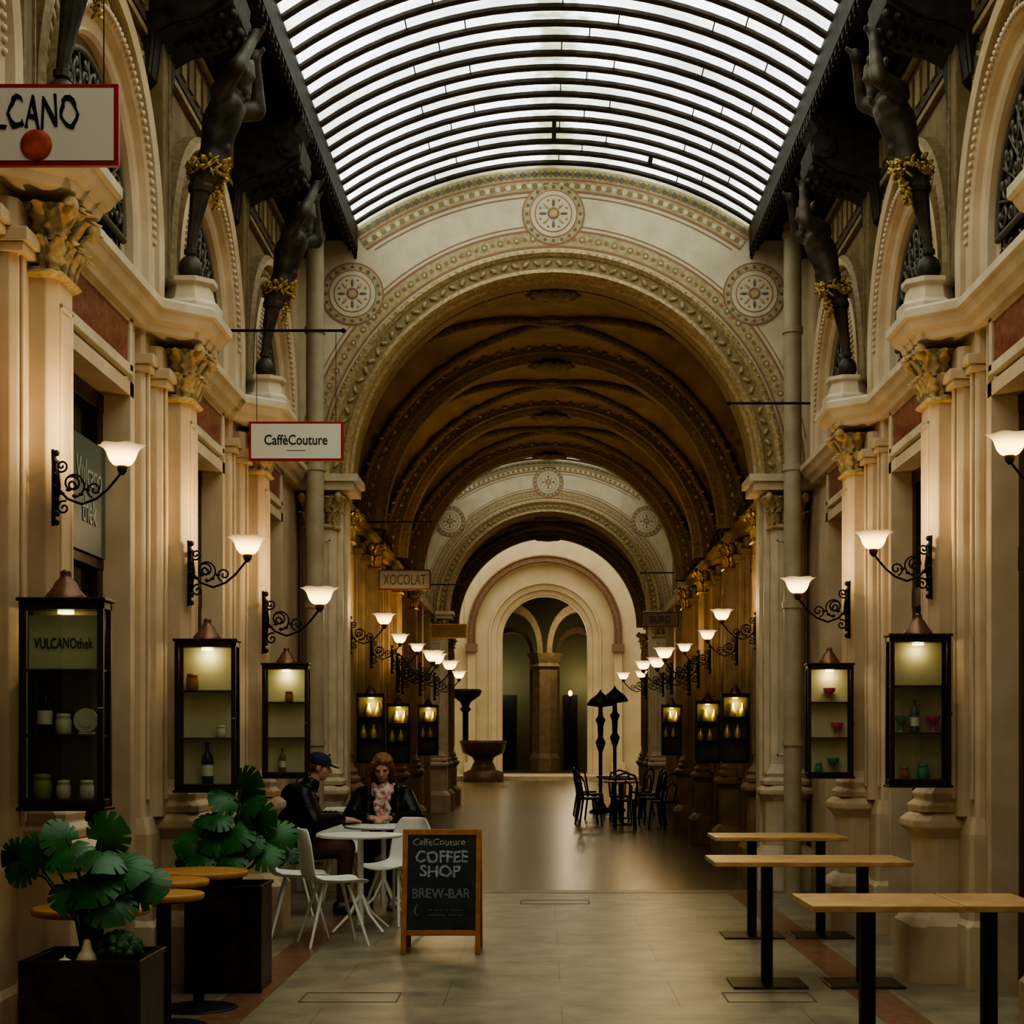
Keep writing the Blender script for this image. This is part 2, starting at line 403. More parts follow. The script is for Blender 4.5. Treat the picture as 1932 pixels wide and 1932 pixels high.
# ------------------------------------------------------------ side walls
def mapS(sd): return lambda u,d,z:(sd*d,u,z)
BAYS=[6.05,8.75,11.45,14.15]
ZC=4.36
for sd,nm in((-1,'wall_left'),(1,'wall_right')):
    g=G(); mp=mapS(sd)
    def bx(d0,d1,y0,y1,z0,z1,mi=0): g.box(min(sd*d0,sd*d1),max(sd*d0,sd*d1),y0,y1,z0,z1,mi)
    for yc in BAYS:
        bx(2.5,2.95,yc-1.35,yc-.62,0,3.9); bx(2.5,2.95,yc+.62,yc+1.35,0,3.9); bx(2.5,2.95,yc-.62,yc+.62,3.42,3.9)
        for s2 in(-1,1):
            y0,y1=sorted((yc+s2*.62,yc+s2*.70)); bx(2.455,2.5,y0,y1,0,3.5)
            y0,y1=sorted((yc+s2*.745,yc+s2*.785)); bx(2.47,2.5,y0,y1,0,3.86)
        bx(2.455,2.5,yc-.70,yc+.70,3.42,3.5)
        ins=lambda u,z,yc=yc:(abs(u-yc)<1.35 and 4.0<z<6.5)
        ex=[math.atan2(6.5-ZC,1.35),pi-math.atan2(6.5-ZC,1.35)]
        archwall(g,yc,ZC,1.2,ins,mp,2.5,n=40,leg=3.9,extra=ex,mi=1,u0=yc-1.35,u1=yc+1.35)
        prof=[(1.22,2.5),(1.22,2.42),(1.19,2.39),(1.14,2.41),(1.13,2.46),(1.12,2.47),(.97,2.47),(.97,2.42),(.94,2.39),(.91,2.42),(.90,2.46),(.83,2.485),(.81,2.46),(.79,2.48),(.785,2.53),(.76,2.55)]
        arch(g,yc,ZC,prof,mp,n=40,leg=3.9,mis=[2,2,0,0,2,3,2,0,0,0,0,0,0,0,0])
        for i in range(34):
            a=pi*(i+.5)/34; r=1.045
            for s2 in(-1,1):
                l=G(); l.ball((0,0,0),(.022,.020,.048),6,4,2)
                M=Matrix.Translation(mp(yc+math.cos(a)*(r+.025*s2),2.465,ZC+math.sin(a)*(r+.025*s2)))@Matrix.Rotation((a-pi/2)+s2*.8,4,'X')
                g.merge(l,M)
        for i in range(60):
            a=pi*(i+.5)/60; g.ball(mp(yc+math.cos(a)*.94,2.39,ZC+math.sin(a)*.94),(.014,.018,.018),6,4,0)
        for i in range(3):
            for s2 in(-1,1): g.ball(mp(yc+s2*1.045,2.465,4.12+.09*i),(.022,.035,.035),6,4,2)
        for s2 in(-1,1):
            cy=yc+s2*1.04; cz=5.46
            g.cyl((sd*2.495,cy,cz),(sd*2.485,cy,cz),.15,.15,20,3); g.cyl((sd*2.49,cy,cz),(sd*2.478,cy,cz),.10,.10,20,2)
            g.cyl((sd*2.48,cy,cz),(sd*2.470,cy,cz),.07,.07,20,3)
        bx(2.46,2.5,yc-1.35,yc+1.35,5.66,5.70,2); bx(2.47,2.5,yc-1.35,yc+1.35,5.74,6.08,3); bx(2.45,2.5,yc-1.35,yc+1.35,6.12,6.17,2)
        for i in range(11):
            y=yc-1.1+.22*i; bx(2.455,2.48,y-.07,y+.07,5.80,6.02,1 if i%2 else 2)
    for y in PY:
        bx(2.42,2.5,y-.10,y+.10,4.0,6.4,1); bx(2.41,2.43,y-.085,y-.07,4.25,5.7,2); bx(2.41,2.43,y+.07,y+.085,4.25,5.7,2)
    bx(2.5,2.95,15.5,16.25,0,6.5); bx(2.5,2.95,3.4,4.7,0,6.5)
    bx(2.95,3.0,3.4,16.25,0,6.5,1)
    structure(g,nm,[STONE,OCHRE,ORNL,ORN,GOLD],label='cream and gilded side wall with shopfronts and arched lunettes')
    g=G(); path=[(2.42,3.4)]
    for y in PY: path+=[(2.42,y-.46),(2.16,y-.22),(2.16,y+.22),(2.42,y+.46)]
    path+=[(2.42,16.2)]
    prof=[(.0,3.86),(-.02,3.90),(-.05,3.92),(-.08,3.97),(-.10,3.98),(-.10,4.03),(-.07,4.05),(.35,4.07)]
    rings=[]
    for i,(x,y) in enumerate(path):
        a=Vector(path[max(0,i-1)]);b=Vector((x,y));c=Vector(path[min(len(path)-1,i+1)])
        d1=(b-a).normalized() if i>0 else (c-b).normalized(); d2=(c-b).normalized() if i<len(path)-1 else d1
        n1=Vector((d1.y,-d1.x)); n2=Vector((d2.y,-d2.x)); n=(n1+n2).normalized(); k=1/max(.5,n.dot(n1))
        rings.append([(sd*(b.x+n.x*o*k),b.y+n.y*o*k,z) for o,z in prof])
    for i in range(len(rings)): rings[i].append((sd*2.7,path[i][1],3.86))
    g.loft(rings,0); structure(g,'trim',[STONEP],bevel=.004,label='pale stone cornice stepping out over the pilasters')
g=G(); g.box(0,.035,-.60,.60,3.60,3.84,0)
for a in((-.66,-.60),(.60,.66)): g.box(0,.05,a[0],a[1],3.56,3.88,1)
g.box(0,.05,-.66,.66,3.54,3.60,1); g.box(0,.05,-.66,.66,3.84,3.88,1)
pan=K(g,'marble_panel',[MARBLE,STONEP],None,(-2.5,BAYS[0],0),0,bevel=.004,label='red marble panel in a stone frame above a shopfront',category='wall panel',group='red marble panels')
for yc in BAYS:
    for sd in(-1,1):
        if yc==BAYS[0] and sd<0: continue
        dup(pan,(sd*2.5,yc,0),0 if sd<0 else pi)
dn=0
def make_door(loc,rot,n):
    d=K(G().box(-.03,.0,-.62,.62,0.0,3.42,0),'door_%d'%n,[DGLASS],None,loc,rot,kind='structure',label='dark wooden shop door with tall glass panes and transom',)
    g=G()
    for a,b in((-.62,-.52),(.52,.62),(-.04,.04)): g.box(0,.05,a,b,0,3.42)
    for a,b in((0,.55),(2.42,2.56),(3.32,3.42)): g.box(0,.055,-.62,.62,a,b)
    for s2 in(-1,1):
        g.box(.05,.065,s2*.28-.2,s2*.28+.2,.12,.44)
    K(g,'door_frame',[DWOOD],d,bevel=.006)
    g=G(); g.tube([(.05,.06,1.0),(.10,.06,1.02),(.10,.06,1.28),(.05,.06,1.3)],.011,8); K(g,'handle',[BRASS],d)
    return d
for yc in BAYS:
    for sd in(-1,1):
        dn+=1; make_door((sd*2.66,yc,0),0 if sd<0 else pi,dn)
ps=K(G().box(0,.01,-.34,.34,0,.62),'window_poster',[mat('poster_grey',(.11,.13,.115),.5)],None,(-2.595,8.98,2.48),0,label='pale grey glass poster with script lettering in shop window',category='poster')
text('Vulcano\nthek',.5,.34,ps,(.014,0,.33),(pi/2,0,pi/2),mat('poster_letter',(.32,.34,.29),.6))
for zz in(1.62,1.98):
    K(G().box(0,.01,-.16,.16,0,.26),'window_notice',[mat('notice_dark',(.08,.08,.07),.5)],None,(-2.595,9.1,zz),0,label='small dark notice stuck on the shop window',category='notice')
# lunette windows with iron grille
w0=None; wn=0
gl=G(); pts=[(0,.78*math.cos(pi*i/24),ZC+.78*math.sin(pi*i/24)) for i in range(25)]+[(0,-.78,4.0),(0,.78,4.0)]
gl.add(pts,[tuple(range(len(pts)))],0)
gr=G(); gr.tube([(.03,.73*math.cos(pi*i/24),ZC+.73*math.sin(pi*i/24)) for i in range(25)],.022,6)
gr.tube([(.03,.36*math.cos(pi*i/16),ZC+.36*math.sin(pi*i/16)) for i in range(17)],.016,6)
gr.cyl((.03,-.74,ZC-.02),(.03,.74,ZC-.02),.022,.022,6)
for i in range(1,12):
    a=pi*i/12; gr.cyl((.03,.12*math.cos(a),ZC+.12*math.sin(a)),(.03,.72*math.cos(a),ZC+.72*math.sin(a)),.010,.010,5)
def spiral(g,c,r,t,s=1,ph=0,x=.035):
    g.tube([(x,c[0]+s*r*(1-k/22)*math.cos(ph+k*.42),c[1]+r*(1-k/22)*math.sin(ph+k*.42)) for k in range(20)],t,5)
for i in range(12):
    a=pi*(i+.5)/12
    spiral(gr,(.59*math.cos(a),ZC+.59*math.sin(a)),.08,.012,1 if i%2 else -1,a)
    spiral(gr,(.45*math.cos(a),ZC+.45*math.sin(a)),.055,.010,-1 if i%2 else 1,a)
    gr.ball((.04,.66*math.cos(a),ZC+.66*math.sin(a)),(.012,.03,.03),6,4)
for i in range(6):
    a=pi*(i+.5)/6; spiral(gr,(.24*math.cos(a),ZC+.24*math.sin(a)),.075,.010,1 if i%2 else -1,a)
for i in range(9):
    spiral(gr,(-.6+.15*i,4.2),.065,.010,1 if i%2 else -1,i)
GRILLE=mat('grille_bronze',(.13,.11,.085),.45,.3)
for yc in BAYS:
    for sd in(-1,1):
        wn+=1
        if w0 is None:
            w0=K(gl,'window_1',[DGLASS],None,(-2.555,yc,0),0,kind='structure',label='semicircular lunette window behind wrought iron scrollwork'); K(gr,'grille',[GRILLE],w0)
        else:
            w=dup(w0,(sd*2.555,yc,0),0 if sd<0 else pi); w.name='window_%d'%wn
# ------------------------------------------------------------ statues
st=T('atlas_statue','dark bronze atlas figure with gilded garland holding up the eave','statue',(-2.27,PY[1],4.06),0,'bronze atlas statues')
def lean(g):
    g.v=[(x*.86+.17*max(0,z-.40),y*.80,z) for x,y,z in g.v]; return g
g=G()
def octr(r,z,cx=0): return [(cx+r*math.cos(pi/8+pi/4*k),r*math.sin(pi/8+pi/4*k),z) for k in range(8)]
g.loft([octr(.20,0),octr(.20,.05),octr(.16,.08),octr(.14,.16),octr(.17,.18),octr(.17,.21)])
K(g,'plinth',[STONEP],st,bevel=.004)
g=G(); g.ball((0,0,.29),.085,14,10)
g.loft([octr(.028,.36),octr(.034,.44),octr(.050,.60),octr(.072,.76),octr(.098,.88),octr(.115,.93)])
g.loft([octr(.045,.38),octr(.045,.41),octr(.03,.42)]); g.loft([octr(.085,.76),octr(.095,.79),octr(.085,.82)])
K(lean(g),'herm_base',[BRONZE],st)
g=G()
g.caps((.03,0,.90),.115,(.05,.01,1.02),.105)
g.caps((.05,.01,1.02),.105,(.07,-.01,1.2),.145)
g.ball((.09,-.02,1.26),(.13,.20,.13)); g.ball((.15,-.08,1.28),(.065,.085,.06)); g.ball((.15,.07,1.28),(.065,.085,.06))
g.caps((.07,-.02,1.3),.07,(.12,-.02,1.40),.055)
g.ball((.16,-.02,1.47),(.095,.085,.11)); g.ball((.24,-.02,1.46),(.03,.018,.022)); g.ball((.19,-.02,1.39),(.06,.05,.05))
for s2,el,ha in((-1,(.20,-.36,1.42),(.24,-.18,1.66)),(1,(.24,.34,1.36),(.18,.20,1.66))):
    g.caps((.07,s2*.19,1.32),.080,el,.058); g.caps(el,.060,ha,.038); g.ball(ha,(.05,.045,.05))
    for q in range(4): g.caps((ha[0]+.03,ha[1]-.03+.02*q,ha[2]+.02),.012,(ha[0]+.06,ha[1]-.035+.023*q,ha[2]+.05),.010,6)
for q in range(22):
    a=q*.7; g.ball((.14+.09*math.cos(a)*.8,-.02+.09*math.sin(a),1.52+.05*math.sin(q*2.1)),.034,8,6)
for q in range(6): g.ball((.225,-.02+.02*math.sin(q*2),1.39-.012*q),.025,8,6)
for q in range(3):
    for s2 in(-1,1): g.ball((.15,s2*.038,1.16-.07*q),(.022,.032,.028),8,6)
K(lean(g),'figure',[BRONZE],st,bake=.011)
g=G()
random.seed(3)
def gleaf(g,p,sz):
    M=Matrix.Translation(p)@Matrix.Rotation(random.random()*6,4,'Z')@Matrix.Rotation(random.uniform(-1.3,1.3),4,'X')@Matrix.Rotation(random.uniform(-1,1),4,'Y')
    l=G(); l.ball((0,0,0),(sz,sz*.5,sz*.22),6,4); g.merge(l,M)
for q in range(90):
    a=q*.137*2*pi/3; r=.125+.035*random.random(); z=.90+.03*math.sin(q)+random.uniform(-.035,.035)
    gleaf(g,(.03+r*math.cos(a)*.9,r*math.sin(a),z),random.uniform(.028,.045))
for q in range(40):
    t=q/39; gleaf(g,(.13-.03*t+random.uniform(-.03,.03),.08-.02*t+random.uniform(-.03,.03),.90-.22*t),random.uniform(.022,.038))
K(lean(g),'garland',[GARL],st)
for y in (7.4,10.1,12.8):
    for sd in(-1,1):
        if y==7.4 and sd<0: continue
        dup(st,(sd*2.27,y,4.06),0 if sd<0 else pi)
g=G(); pr=[(0,5.40),(.05,5.45),(.08,5.70),(.20,5.76),(.40,5.80),(.54,5.88),(.56,6.04),(.50,6.12),(.56,6.22),(.56,6.42),(0,6.42)]
for y0,y1,k in((-.24,.24,1),(-.30,-.24,.9),(.24,.30,.9)):
    g.loft([[(x*k,y0,z) for x,z in pr],[(x*k,y1,z) for x,z in pr]])
for s2 in(-1,1): g.cyl((.46,s2*.32,5.97),(.46,s2*.24,5.97),.09,.09,14); g.cyl((.46,s2*.335,5.97),(.46,s2*.32,5.97),.04,.04,10)
for q in range(7): g.ball((.08+.075*q,0,5.74+.01*q),.034,8,6)
for q in range(7):
    for s2 in(-1,1): g.ball((.08+.075*q,s2*.2,5.76+.012*q),.03,8,6)
cn=K(g,'eave_console',[DARKB],None,(-2.5,7.4,0),0,bevel=.008,label='dark carved scroll bracket under the glass roof eave',category='roof bracket',group='eave consoles')
for y in (7.4,10.1,12.8):
    for sd in(-1,1):
        if y==7.4 and sd<0: continue
        dup(cn,(sd*2.5,y,0),0 if sd<0 else pi)
def eave(y0,y1,teeth):
    for sd in(-1,1):
        g=G()
        def bx(a,b,c,d,e,f): g.box(min(sd*a,sd*b),max(sd*a,sd*b),c,d,e,f)
        bx(1.98,3.0,y0,y1,6.42,6.56)
        bx(1.93,2.02,y0,y1,6.28,6.52); bx(2.02,2.06,y0,y1,6.34,6.42); bx(2.30,2.5,y0,y1,6.30,6.42); bx(2.40,2.5,y0,y1,6.2,6.32)
        y=y0+.1
        while teeth and y<y1:
            g.loft([[(sd*1.935,y-.055,6.30),(sd*1.935,y+.055,6.30),(sd*1.935,y,6.22)],[(sd*1.965,y-.055,6.30),(sd*1.965,y+.055,6.30),(sd*1.965,y,6.22)]])
            g.ball((sd*1.95,y,6.21),.016,6,4)
            g.box(min(sd*2.05,sd*2.35),max(sd*2.05,sd*2.35),y-.02,y+.02,6.38,6.42)
            y+=.135
        structure(g,'trim',[DARKB],label='dark metal eave beam with scalloped fringe along the glass roof')
eave(3.4,16.2,True); eave(26.5,33.1,False)
# ------------------------------------------------------------ glass roof
RR=3.469; RZ=7.09-RR
def rz(x): return RZ+math.sqrt(RR*RR-x*x)
JOINT=mat('joint_grey',(.10,.11,.09),.6)
def roof(y0,y1,bars,label,skm):
    g=G(); n=24; vs=[];fs=[]
    for i in range(n+1):
        x=-1.96+3.92*i/n
        for y in(y0,y1): vs.append((x,y,rz(x)+.03))
    for i in range(n): fs.append((2*i,2*i+1,2*i+3,2*i+2))
    g.add(vs,fs,0,True)
    sk=K(g,'ceiling',[skm],None,kind='structure',label=label)
    first=None
    y=y1-.12; yy=[]
    while y>bars: yy.append(y); y-=.285
    for y in yy:
        if first is None:
            b=G(); rings=[]
            for i in range(25):
                x=-1.96+3.92*i/24; z=rz(x)
                rings.append([(x,-.040,z+.002),(x,.040,z+.002),(x,.040,z+.029),(x,-.040,z+.029)])
            b.loft(rings,0); first=K(b,'glazing_bar',[DARKB],sk,(0,y,0))
        else:
            o=first.copy(); COL.objects.link(o); o.location=(0,y,0)
    k=0
    for i in range(len(yy)-1):
        for x in (-1.5,-.95,-.35,.25,.8,1.4):
            k+=1; xx=x+.22*(i%3)-.2
            if k%2: continue
            b=G(); b.box(xx-.005,xx+.005,yy[i+1],yy[i],rz(xx)+.022,rz(xx)+.028); K(b,'glass_joint',[JOINT],sk)
    if y0<10:
        for x,i,n_ in((.0,2,2),(.92,1,1)):
            b=G(); b.box(x-.02,x+.02,yy[i+n_],yy[i],rz(x)+.0,rz(x)+.027); K(b,'roof_clamp',[DARKB],sk)
    return sk
roof(3.4,16.2,10.2,'curved frosted glass skylight crossed by dark iron ribs',SKYG)
roof(26.5,33.1,32,'second curved glass skylight further along the passage',SKYG2)
# ------------------------------------------------------------ arch walls
def archfront(y0,nm,lab):
    mp=lambda u,d,z:(u,y0+d,z)
    g=G()
    ins=lambda x,z:(abs(x)<=2.62 and z<=((rz(x)+.03) if abs(x)<1.96 else 6.5))
    ex=[math.atan2(2.5,2.62),pi-math.atan2(2.5,2.62),math.atan2(2.5,1.96),pi-math.atan2(2.5,1.96)]
    archwall(g,0,4.0,2.05,ins,mp,0,n=64,extra=ex,mi=1)
    for s2 in(-1,1): g.box(min(s2*2.03,s2*2.62),max(s2*2.03,s2*2.62),y0,y0+.25,0,4.0,0)
    prof=[(2.28,0),(2.28,-.05),(2.24,-.08),(2.21,-.05),(2.20,-.03),(2.09,-.03),(2.08,-.07),(2.04,-.09),(2.02,-.05),(2.01,.04),(1.985,.08),(1.985,.30),(2.4,.30)]
    arch(g,0,4.0,prof,mp,n=64,mis=[3,3,3,3,2,3,3,3,3,3,2,3])
    for i in range(62):
        a=pi*(i+.5)/62; r=2.145
        l=G(); l.ball((0,0,0),(.045,.02,.02),6,4,3)
        g.merge(l,Matrix.Translation((math.cos(a)*r,y0-.04,4+math.sin(a)*r))@Matrix.Rotation(-(a+pi/2+(.7 if i%2 else -.7)),4,'Y'))
    for i in range(90):
        a=pi*(i+.5)/90; g.ball((math.cos(a)*2.255,y0-.06,4+math.sin(a)*2.255),.018,6,4,3)
    for s2 in(-1,1):
        g.box(min(s2*1.93,s2*2.62),max(s2*1.93,s2*2.62),y0-.34,y0+.3,3.87,3.95,0); g.box(min(s2*1.89,s2*2.62),max(s2*1.89,s2*2.62),y0-.38,y0+.3,3.95,4.02,0)
    structure(g,nm,[STONEP,PAINTC,ORNL,CAPM],label=lab)
    g=G(); Y=y0-.004
    def band(cz,r0,r1,a0,a1,mi,dy=0,n=80):
        vs=[];fs=[]
        for i in range(n+1):
            a=a0+(a1-a0)*i/n
            for r in(r0,r1): vs.append((math.cos(a)*r,Y-dy,cz+math.sin(a)*r))
        for i in range(n): fs.append((2*i,2*i+1,2*i+3,2*i+2))
        g.add(vs,fs,mi)
    def disc(x,z,r,mi,dy,n=20): g.cyl((x,Y-dy,z),(x,Y-dy-.001,z),r,r,n,mi,False)
    A0,A1=.05,pi-.05
    band(4.0,2.31,2.49,A0,A1,0); band(4.0,2.31,2.33,A0,A1,1,.002); band(4.0,2.47,2.49,A0,A1,1,.002); band(4.0,2.52,2.53,math.acos(2.5/2.535),pi-math.acos(2.5/2.535),1,.001)
    for i in range(90):
        a=A0+(A1-A0)*(i+.5)/90; disc(math.cos(a)*2.40,4+math.sin(a)*2.40,.034 if i%2 else .024,3 if i%2 else 1,.003,6 if i%2 else 4)
        if i%2: disc(math.cos(a)*2.40,4+math.sin(a)*2.40,.014,4,.0045,6)
    b0=math.acos(1.93/3.4)
    band(RZ,RR-.22,RR-.0,b0,pi-b0,0,.001); band(RZ,RR-.235,RR-.215,b0,pi-b0,1,.002); band(RZ,RR-.12,RR-.105,b0,pi-b0,1,.002); band(RZ,RR-.28,RR-.27,b0+.02,pi-b0-.02,1,.002)
    for i in range(76):
        a=b0+(pi-2*b0)*(i+.5)/76; disc(math.cos(a)*(RR-.168),RZ+math.sin(a)*(RR-.168),.028,3 if i%2 else 4,.003,6); disc(math.cos(a)*(RR-.055),RZ+math.sin(a)*(RR-.055),.034,2 if i%2 else 3,.003,4)
    structure(g,'trim',[PTAN,PPINK,PBLUE,ORNL,PAINTC],label='painted ornamental bands following the arch and roof line')
    for (mx,mz) in((0,6.64),(-1.98,5.85),(1.98,5.85)):
        g=G()
        for r,mi,t in((.31,1,.008),(.295,0,.010),(.235,1,.012),(.225,2,.014),(.185,1,.016),(.175,2,.018),(.06,1,.020),(.04,0,.024)):
            g.cyl((0,0,0),(0,-t,0),r,r,36,mi,False)
        for i in range(20):
            a=2*pi*i/20; g.cyl((math.cos(a)*.265,0,math.sin(a)*.265),(math.cos(a)*.265,-.013,math.sin(a)*.265),.018,.018,6,3,False)
        for i in range(8):
            a=2*pi*i/8; l=G(); l.ball((.105,0,0),(.045,.008,.016),8,4,0 if i%2 else 3); g.merge(l,Matrix.Translation((0,-.016,0))@Matrix.Rotation(a,4,'Y'))
            g.cyl((math.cos(a+.39)*.14,0,math.sin(a+.39)*.14),(math.cos(a+.39)*.14,-.020,math.sin(a+.39)*.14),.012,.012,6,1,False)
        K(g,'medallion',[PTAN,PPINK,PAINTC,PBLUE],None,(mx,y0,mz),0,label='round painted medallion with rose rings on the cream arch wall',category='medallion',group='arch medallions')
archfront(16.2,'wall_front','cream painted arch wall with medallions opening into the vaulted passage')
archfront(33.1,'wall_middle','second cream painted arch wall deeper in the passage')
# ------------------------------------------------------------ tunnels
def tunnel(y0,y1,nb,idx):
    H=(y1-y0)/nb
    g=G()
    nx=30; ny=18*nb; vs=[];fs=[]
    def vz(x,y):
        k=max(0,min(nb-1,int((y-y0)/H))); yc=y0+(k+.5)*H; q=min(1,abs(y-yc)/(H/2-.12))
        return 4.0+2.14*max(math.sqrt(max(0,1-(x/TW)**2)),math.sqrt(max(0,1-q*q))*.97)
    for j in range(ny+1):
        y=y0+(y1-y0)*j/ny
        for i in range(nx+1):
            x=-TW+2*TW*i/nx; vs.append((x,y,vz(x,y)))
    for j in range(ny):
        for i in range(nx): a=j*(nx+1)+i; fs.append((a,a+1,a+nx+2,a+nx+1))
    g.add(vs,fs,0,True)
    for k in range(nb):
        yc=y0+(k+.5)*H
        for s2 in(-1,1):
            g.tube([((TW-.02)*t,yc+s2*(H/2-.14)*t,4.0+2.12*math.sqrt(max(0,1-t*t))-.01) for t in [math.sin(-pi/2+pi*m/28) for m in range(29)]],.05,6,1)
            for q in (-.3,.3,):   # painted line ornament running beside the transverse ribs
                yy_=yc+s2*(H/2-.35)
                g.tube([(TW*.985*math.cos(a),yy_,4+2.115*math.sin(a)) for a in [pi*m/36 for m in range(37)]],.014,5,2)
            for m in range(40):
                a=pi*(m+.5)/40; g.ball((TW*.985*math.cos(a),yc+s2*(H/2-.44),4+2.115*math.sin(a)),(.035,.035,.02),6,4,2 if m%2 else 1)
        g.cyl((0,yc,6.13),(0,yc,6.09),.20,.20,20,1)
    structure(g,'ceiling_%d'%idx,[VAULT,VRIB,GOLD],label='ochre painted groin vault over the passage')
    for k in range(nb+1):
        y=y0+H*k; r=G(); mp=lambda u,d,z:(u,d,z)
        arch(r,0,4.0,[(2.38,-.20),(2.12,-.20),(2.10,-.16),(2.07,-.16),(2.01,-.10),(2.01,.10),(2.07,.16),(2.10,.16),(2.12,.20),(2.38,.20)],mp,n=48,mis=[0,1,1,0,1,0,1,1,0])
        r.ball((0,0,5.99),(.24,.18,.05),10,6,0)
        for q in range(10): r.ball((math.cos(q*.63)*.24,math.sin(q*.63)*.16,5.99),(.05,.05,.035),6,4,0)
        for q in range(60):
            a=pi*(q+.5)/60; r.ball((math.cos(a)*2.07,-.15,4+math.sin(a)*2.07),(.022,.02,.022),6,4,1)
            r.ball((math.cos(a)*2.21,-.20,4+math.sin(a)*2.21),(.03,.012,.03),6,4,2 if q%2 else 1)
        K(r,'vault_rib',[VRIB,VAULT,PTAN],None,(0,y,0),0,label='dark ornamented transverse rib of the passage vault',category='arch rib',group='vault ribs')
    for sd in(-1,1):
        g=G(); q0=TW
        def bx(a,b,c,d,e,f,mi=0): g.box(min(sd*a,sd*b),max(sd*a,sd*b),c,d,e,f,mi)
        bx(q0,q0+.4,y0-.3,y1+.2,3.4,6.3,1)
        for k in range(nb):
            yc=y0+(k+.5)*H
            bx(q0,q0+.4,yc-H/2-(.3 if k==0 else 0),yc-.7,0,3.4); bx(q0,q0+.4,yc+.7,yc+H/2+(.2 if k==nb-1 else 0),0,3.4)
            bx(q0-.04,q0,yc-.78,yc-.7,0,3.45); bx(q0-.04,q0,yc+.7,yc+.78,0,3.45); bx(q0-.04,q0,yc-.78,yc+.78,3.4,3.48)
            bx(2.55,2.6,yc-.7,yc+.7,0,3.4,2)
            for a,b,c,d in((-.7,-.62,0,3.4),(.62,.7,0,3.4),(-.62,.62,2.4,2.5),(-.62,.62,0,.5),(-.04,.04,0,3.4)): bx(2.51,2.55,yc+a,yc+b,c,d,3)
            for m in range(14): a=pi*(m+.5)/14; g.ball((sd*(q0-.01),yc+math.cos(a)*.9,4.1+math.sin(a)*1.3),(.03,.06,.06),6,4,4)
        bx(q0-.12,q0,y0-.2,y1+.2,3.88,4.0); bx(q0-.18,q0,y0-.2,y1+.2,3.95,4.02,5)
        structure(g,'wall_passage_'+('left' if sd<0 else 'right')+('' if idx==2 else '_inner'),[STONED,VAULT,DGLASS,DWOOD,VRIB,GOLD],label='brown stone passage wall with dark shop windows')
tunnel(16.75,26.3,3,2); tunnel(33.65,37.2,1,3)
for sd,nm in((-1,'wall_court_left'),(1,'wall_court_right')):
    g=G(); g.box(min(sd*2.5,sd*2.8),max(sd*2.5,sd*2.8),26.3,33.3,0,6.5)
    for y in (28.,30.,32.): g.box(min(sd*2.3,sd*2.5),max(sd*2.3,sd*2.5),y-.2,y+.2,0,3.9)
    g.box(min(sd*2.25,sd*2.5),max(sd*2.25,sd*2.5),26.3,33.1,3.9,4.05)
    structure(g,nm,[STONED],label='brown stone wall of the second skylit court')
g=G()
ins=lambda x,z:(abs(x)<=2.62 and z<=7.2)
archwall(g,0,4.0,2.05,ins,lambda u,d,z:(u,26.5+d,z),0,n=40,mi=0,extra=[math.atan2(3.2,2.62),pi-math.atan2(3.2,2.62)])
structure(g,'wall_court_back',[PAINTC],label='cream wall over the passage exit')
# ------------------------------------------------------------ far court
g=G(); YF=37.4
g.box(-6,-5.6,YF,62,0,11); g.box(5.6,6,YF,62,0,11)
g.box(-6,-2.4,YF,YF+.3,0,11); g.box(2.4,6,YF,YF+.3,0,11); g.box(-2.4,2.4,YF,YF+.3,6.2,11)
structure(g,'wall_far_court',[WHITEW],label='white plaster walls of the far light court')
g=G(); vs=[(-6,YF,11),(6,YF,11),(6,62,11),(-6,62,11)]; g.add(vs,[(0,1,2,3)])
structure(g,'ceiling_far',[mat('far_skylight',(.8,.8,.7),.5,emit=(1,.92,.74),es=1.1)],label='glazed ceiling of the far light court')  # emissive sheet, added as the court's daylight from above
AX=-.04; ZS=5.3; ZR=5.5
g=G(); mp=lambda u,d,z:(u,62+d,z)
archwall(g,AX,ZR,2.85,lambda x,z:(abs(x)<=6 and z<=11),mp,0,n=40,leg=0,u0=-6,u1=6,mi=0,extra=[math.atan2(5.5,6.04),math.atan2(5.5,-5.96)])
arch(g,AX,ZR,[(2.92,0),(2.92,-.12),(2.86,-.20),(2.82,-.12),(2.70,-.12),(2.66,-.18),(2.60,-.12),(2.60,.30)],mp,n=48,leg=0,mis=[1]*6+[0])
archwall(g,AX,ZS,2.15,lambda x,z:(abs(x-AX)<=2.62 if z<=ZR else math.hypot(x-AX,z-ZR)<=2.62),mp,.30,n=48,leg=0,u0=AX-2.62,u1=AX+2.62,mi=0)
arch(g,AX,ZS,[(2.15,.30),(2.13,.22),(2.06,.22),(2.04,.34),(1.84,.42),(1.82,.55),(1.68,.60),(1.62,.65),(1.62,1.1)],mp,n=48,leg=0,mis=[0]*8)
for s2 in(-1,1):
    x=AX+s2*2.76
    g.box(x-.22,x+.22,61.6,62.1,4.75,5.05,1); g.box(x-.15,x+.15,61.78,62.1,0,4.75)
    g.box(x-.26,x+.26,61.55,62.1,0,.6)
structure(g,'wall_end',[WHITEW,PINKW],label='white plaster end wall with rose stone arch ring')
g=G(); g.box(-6,6,58,63,0,.15); structure(g,'floor_step',[STONEP],label='pale raised stone step before the end wall')
g=G(); g.box(-4,3.4,72,72.3,0,8); g.box(-3.6,-3.3,63.1,72,0,8); g.box(2.9,3.2,63.1,72,0,8)
g.box(-1.95,-1.3,71.9,72,.15,3.4,1); g.box(.8,1.4,71.9,72,.15,3.4,1)
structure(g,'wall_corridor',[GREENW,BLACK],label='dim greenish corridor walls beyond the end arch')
g=G(); g.box(-4,3.4,63.1,72.3,8,8.2); structure(g,'ceiling_corridor',[CORR],label='corridor ceiling')
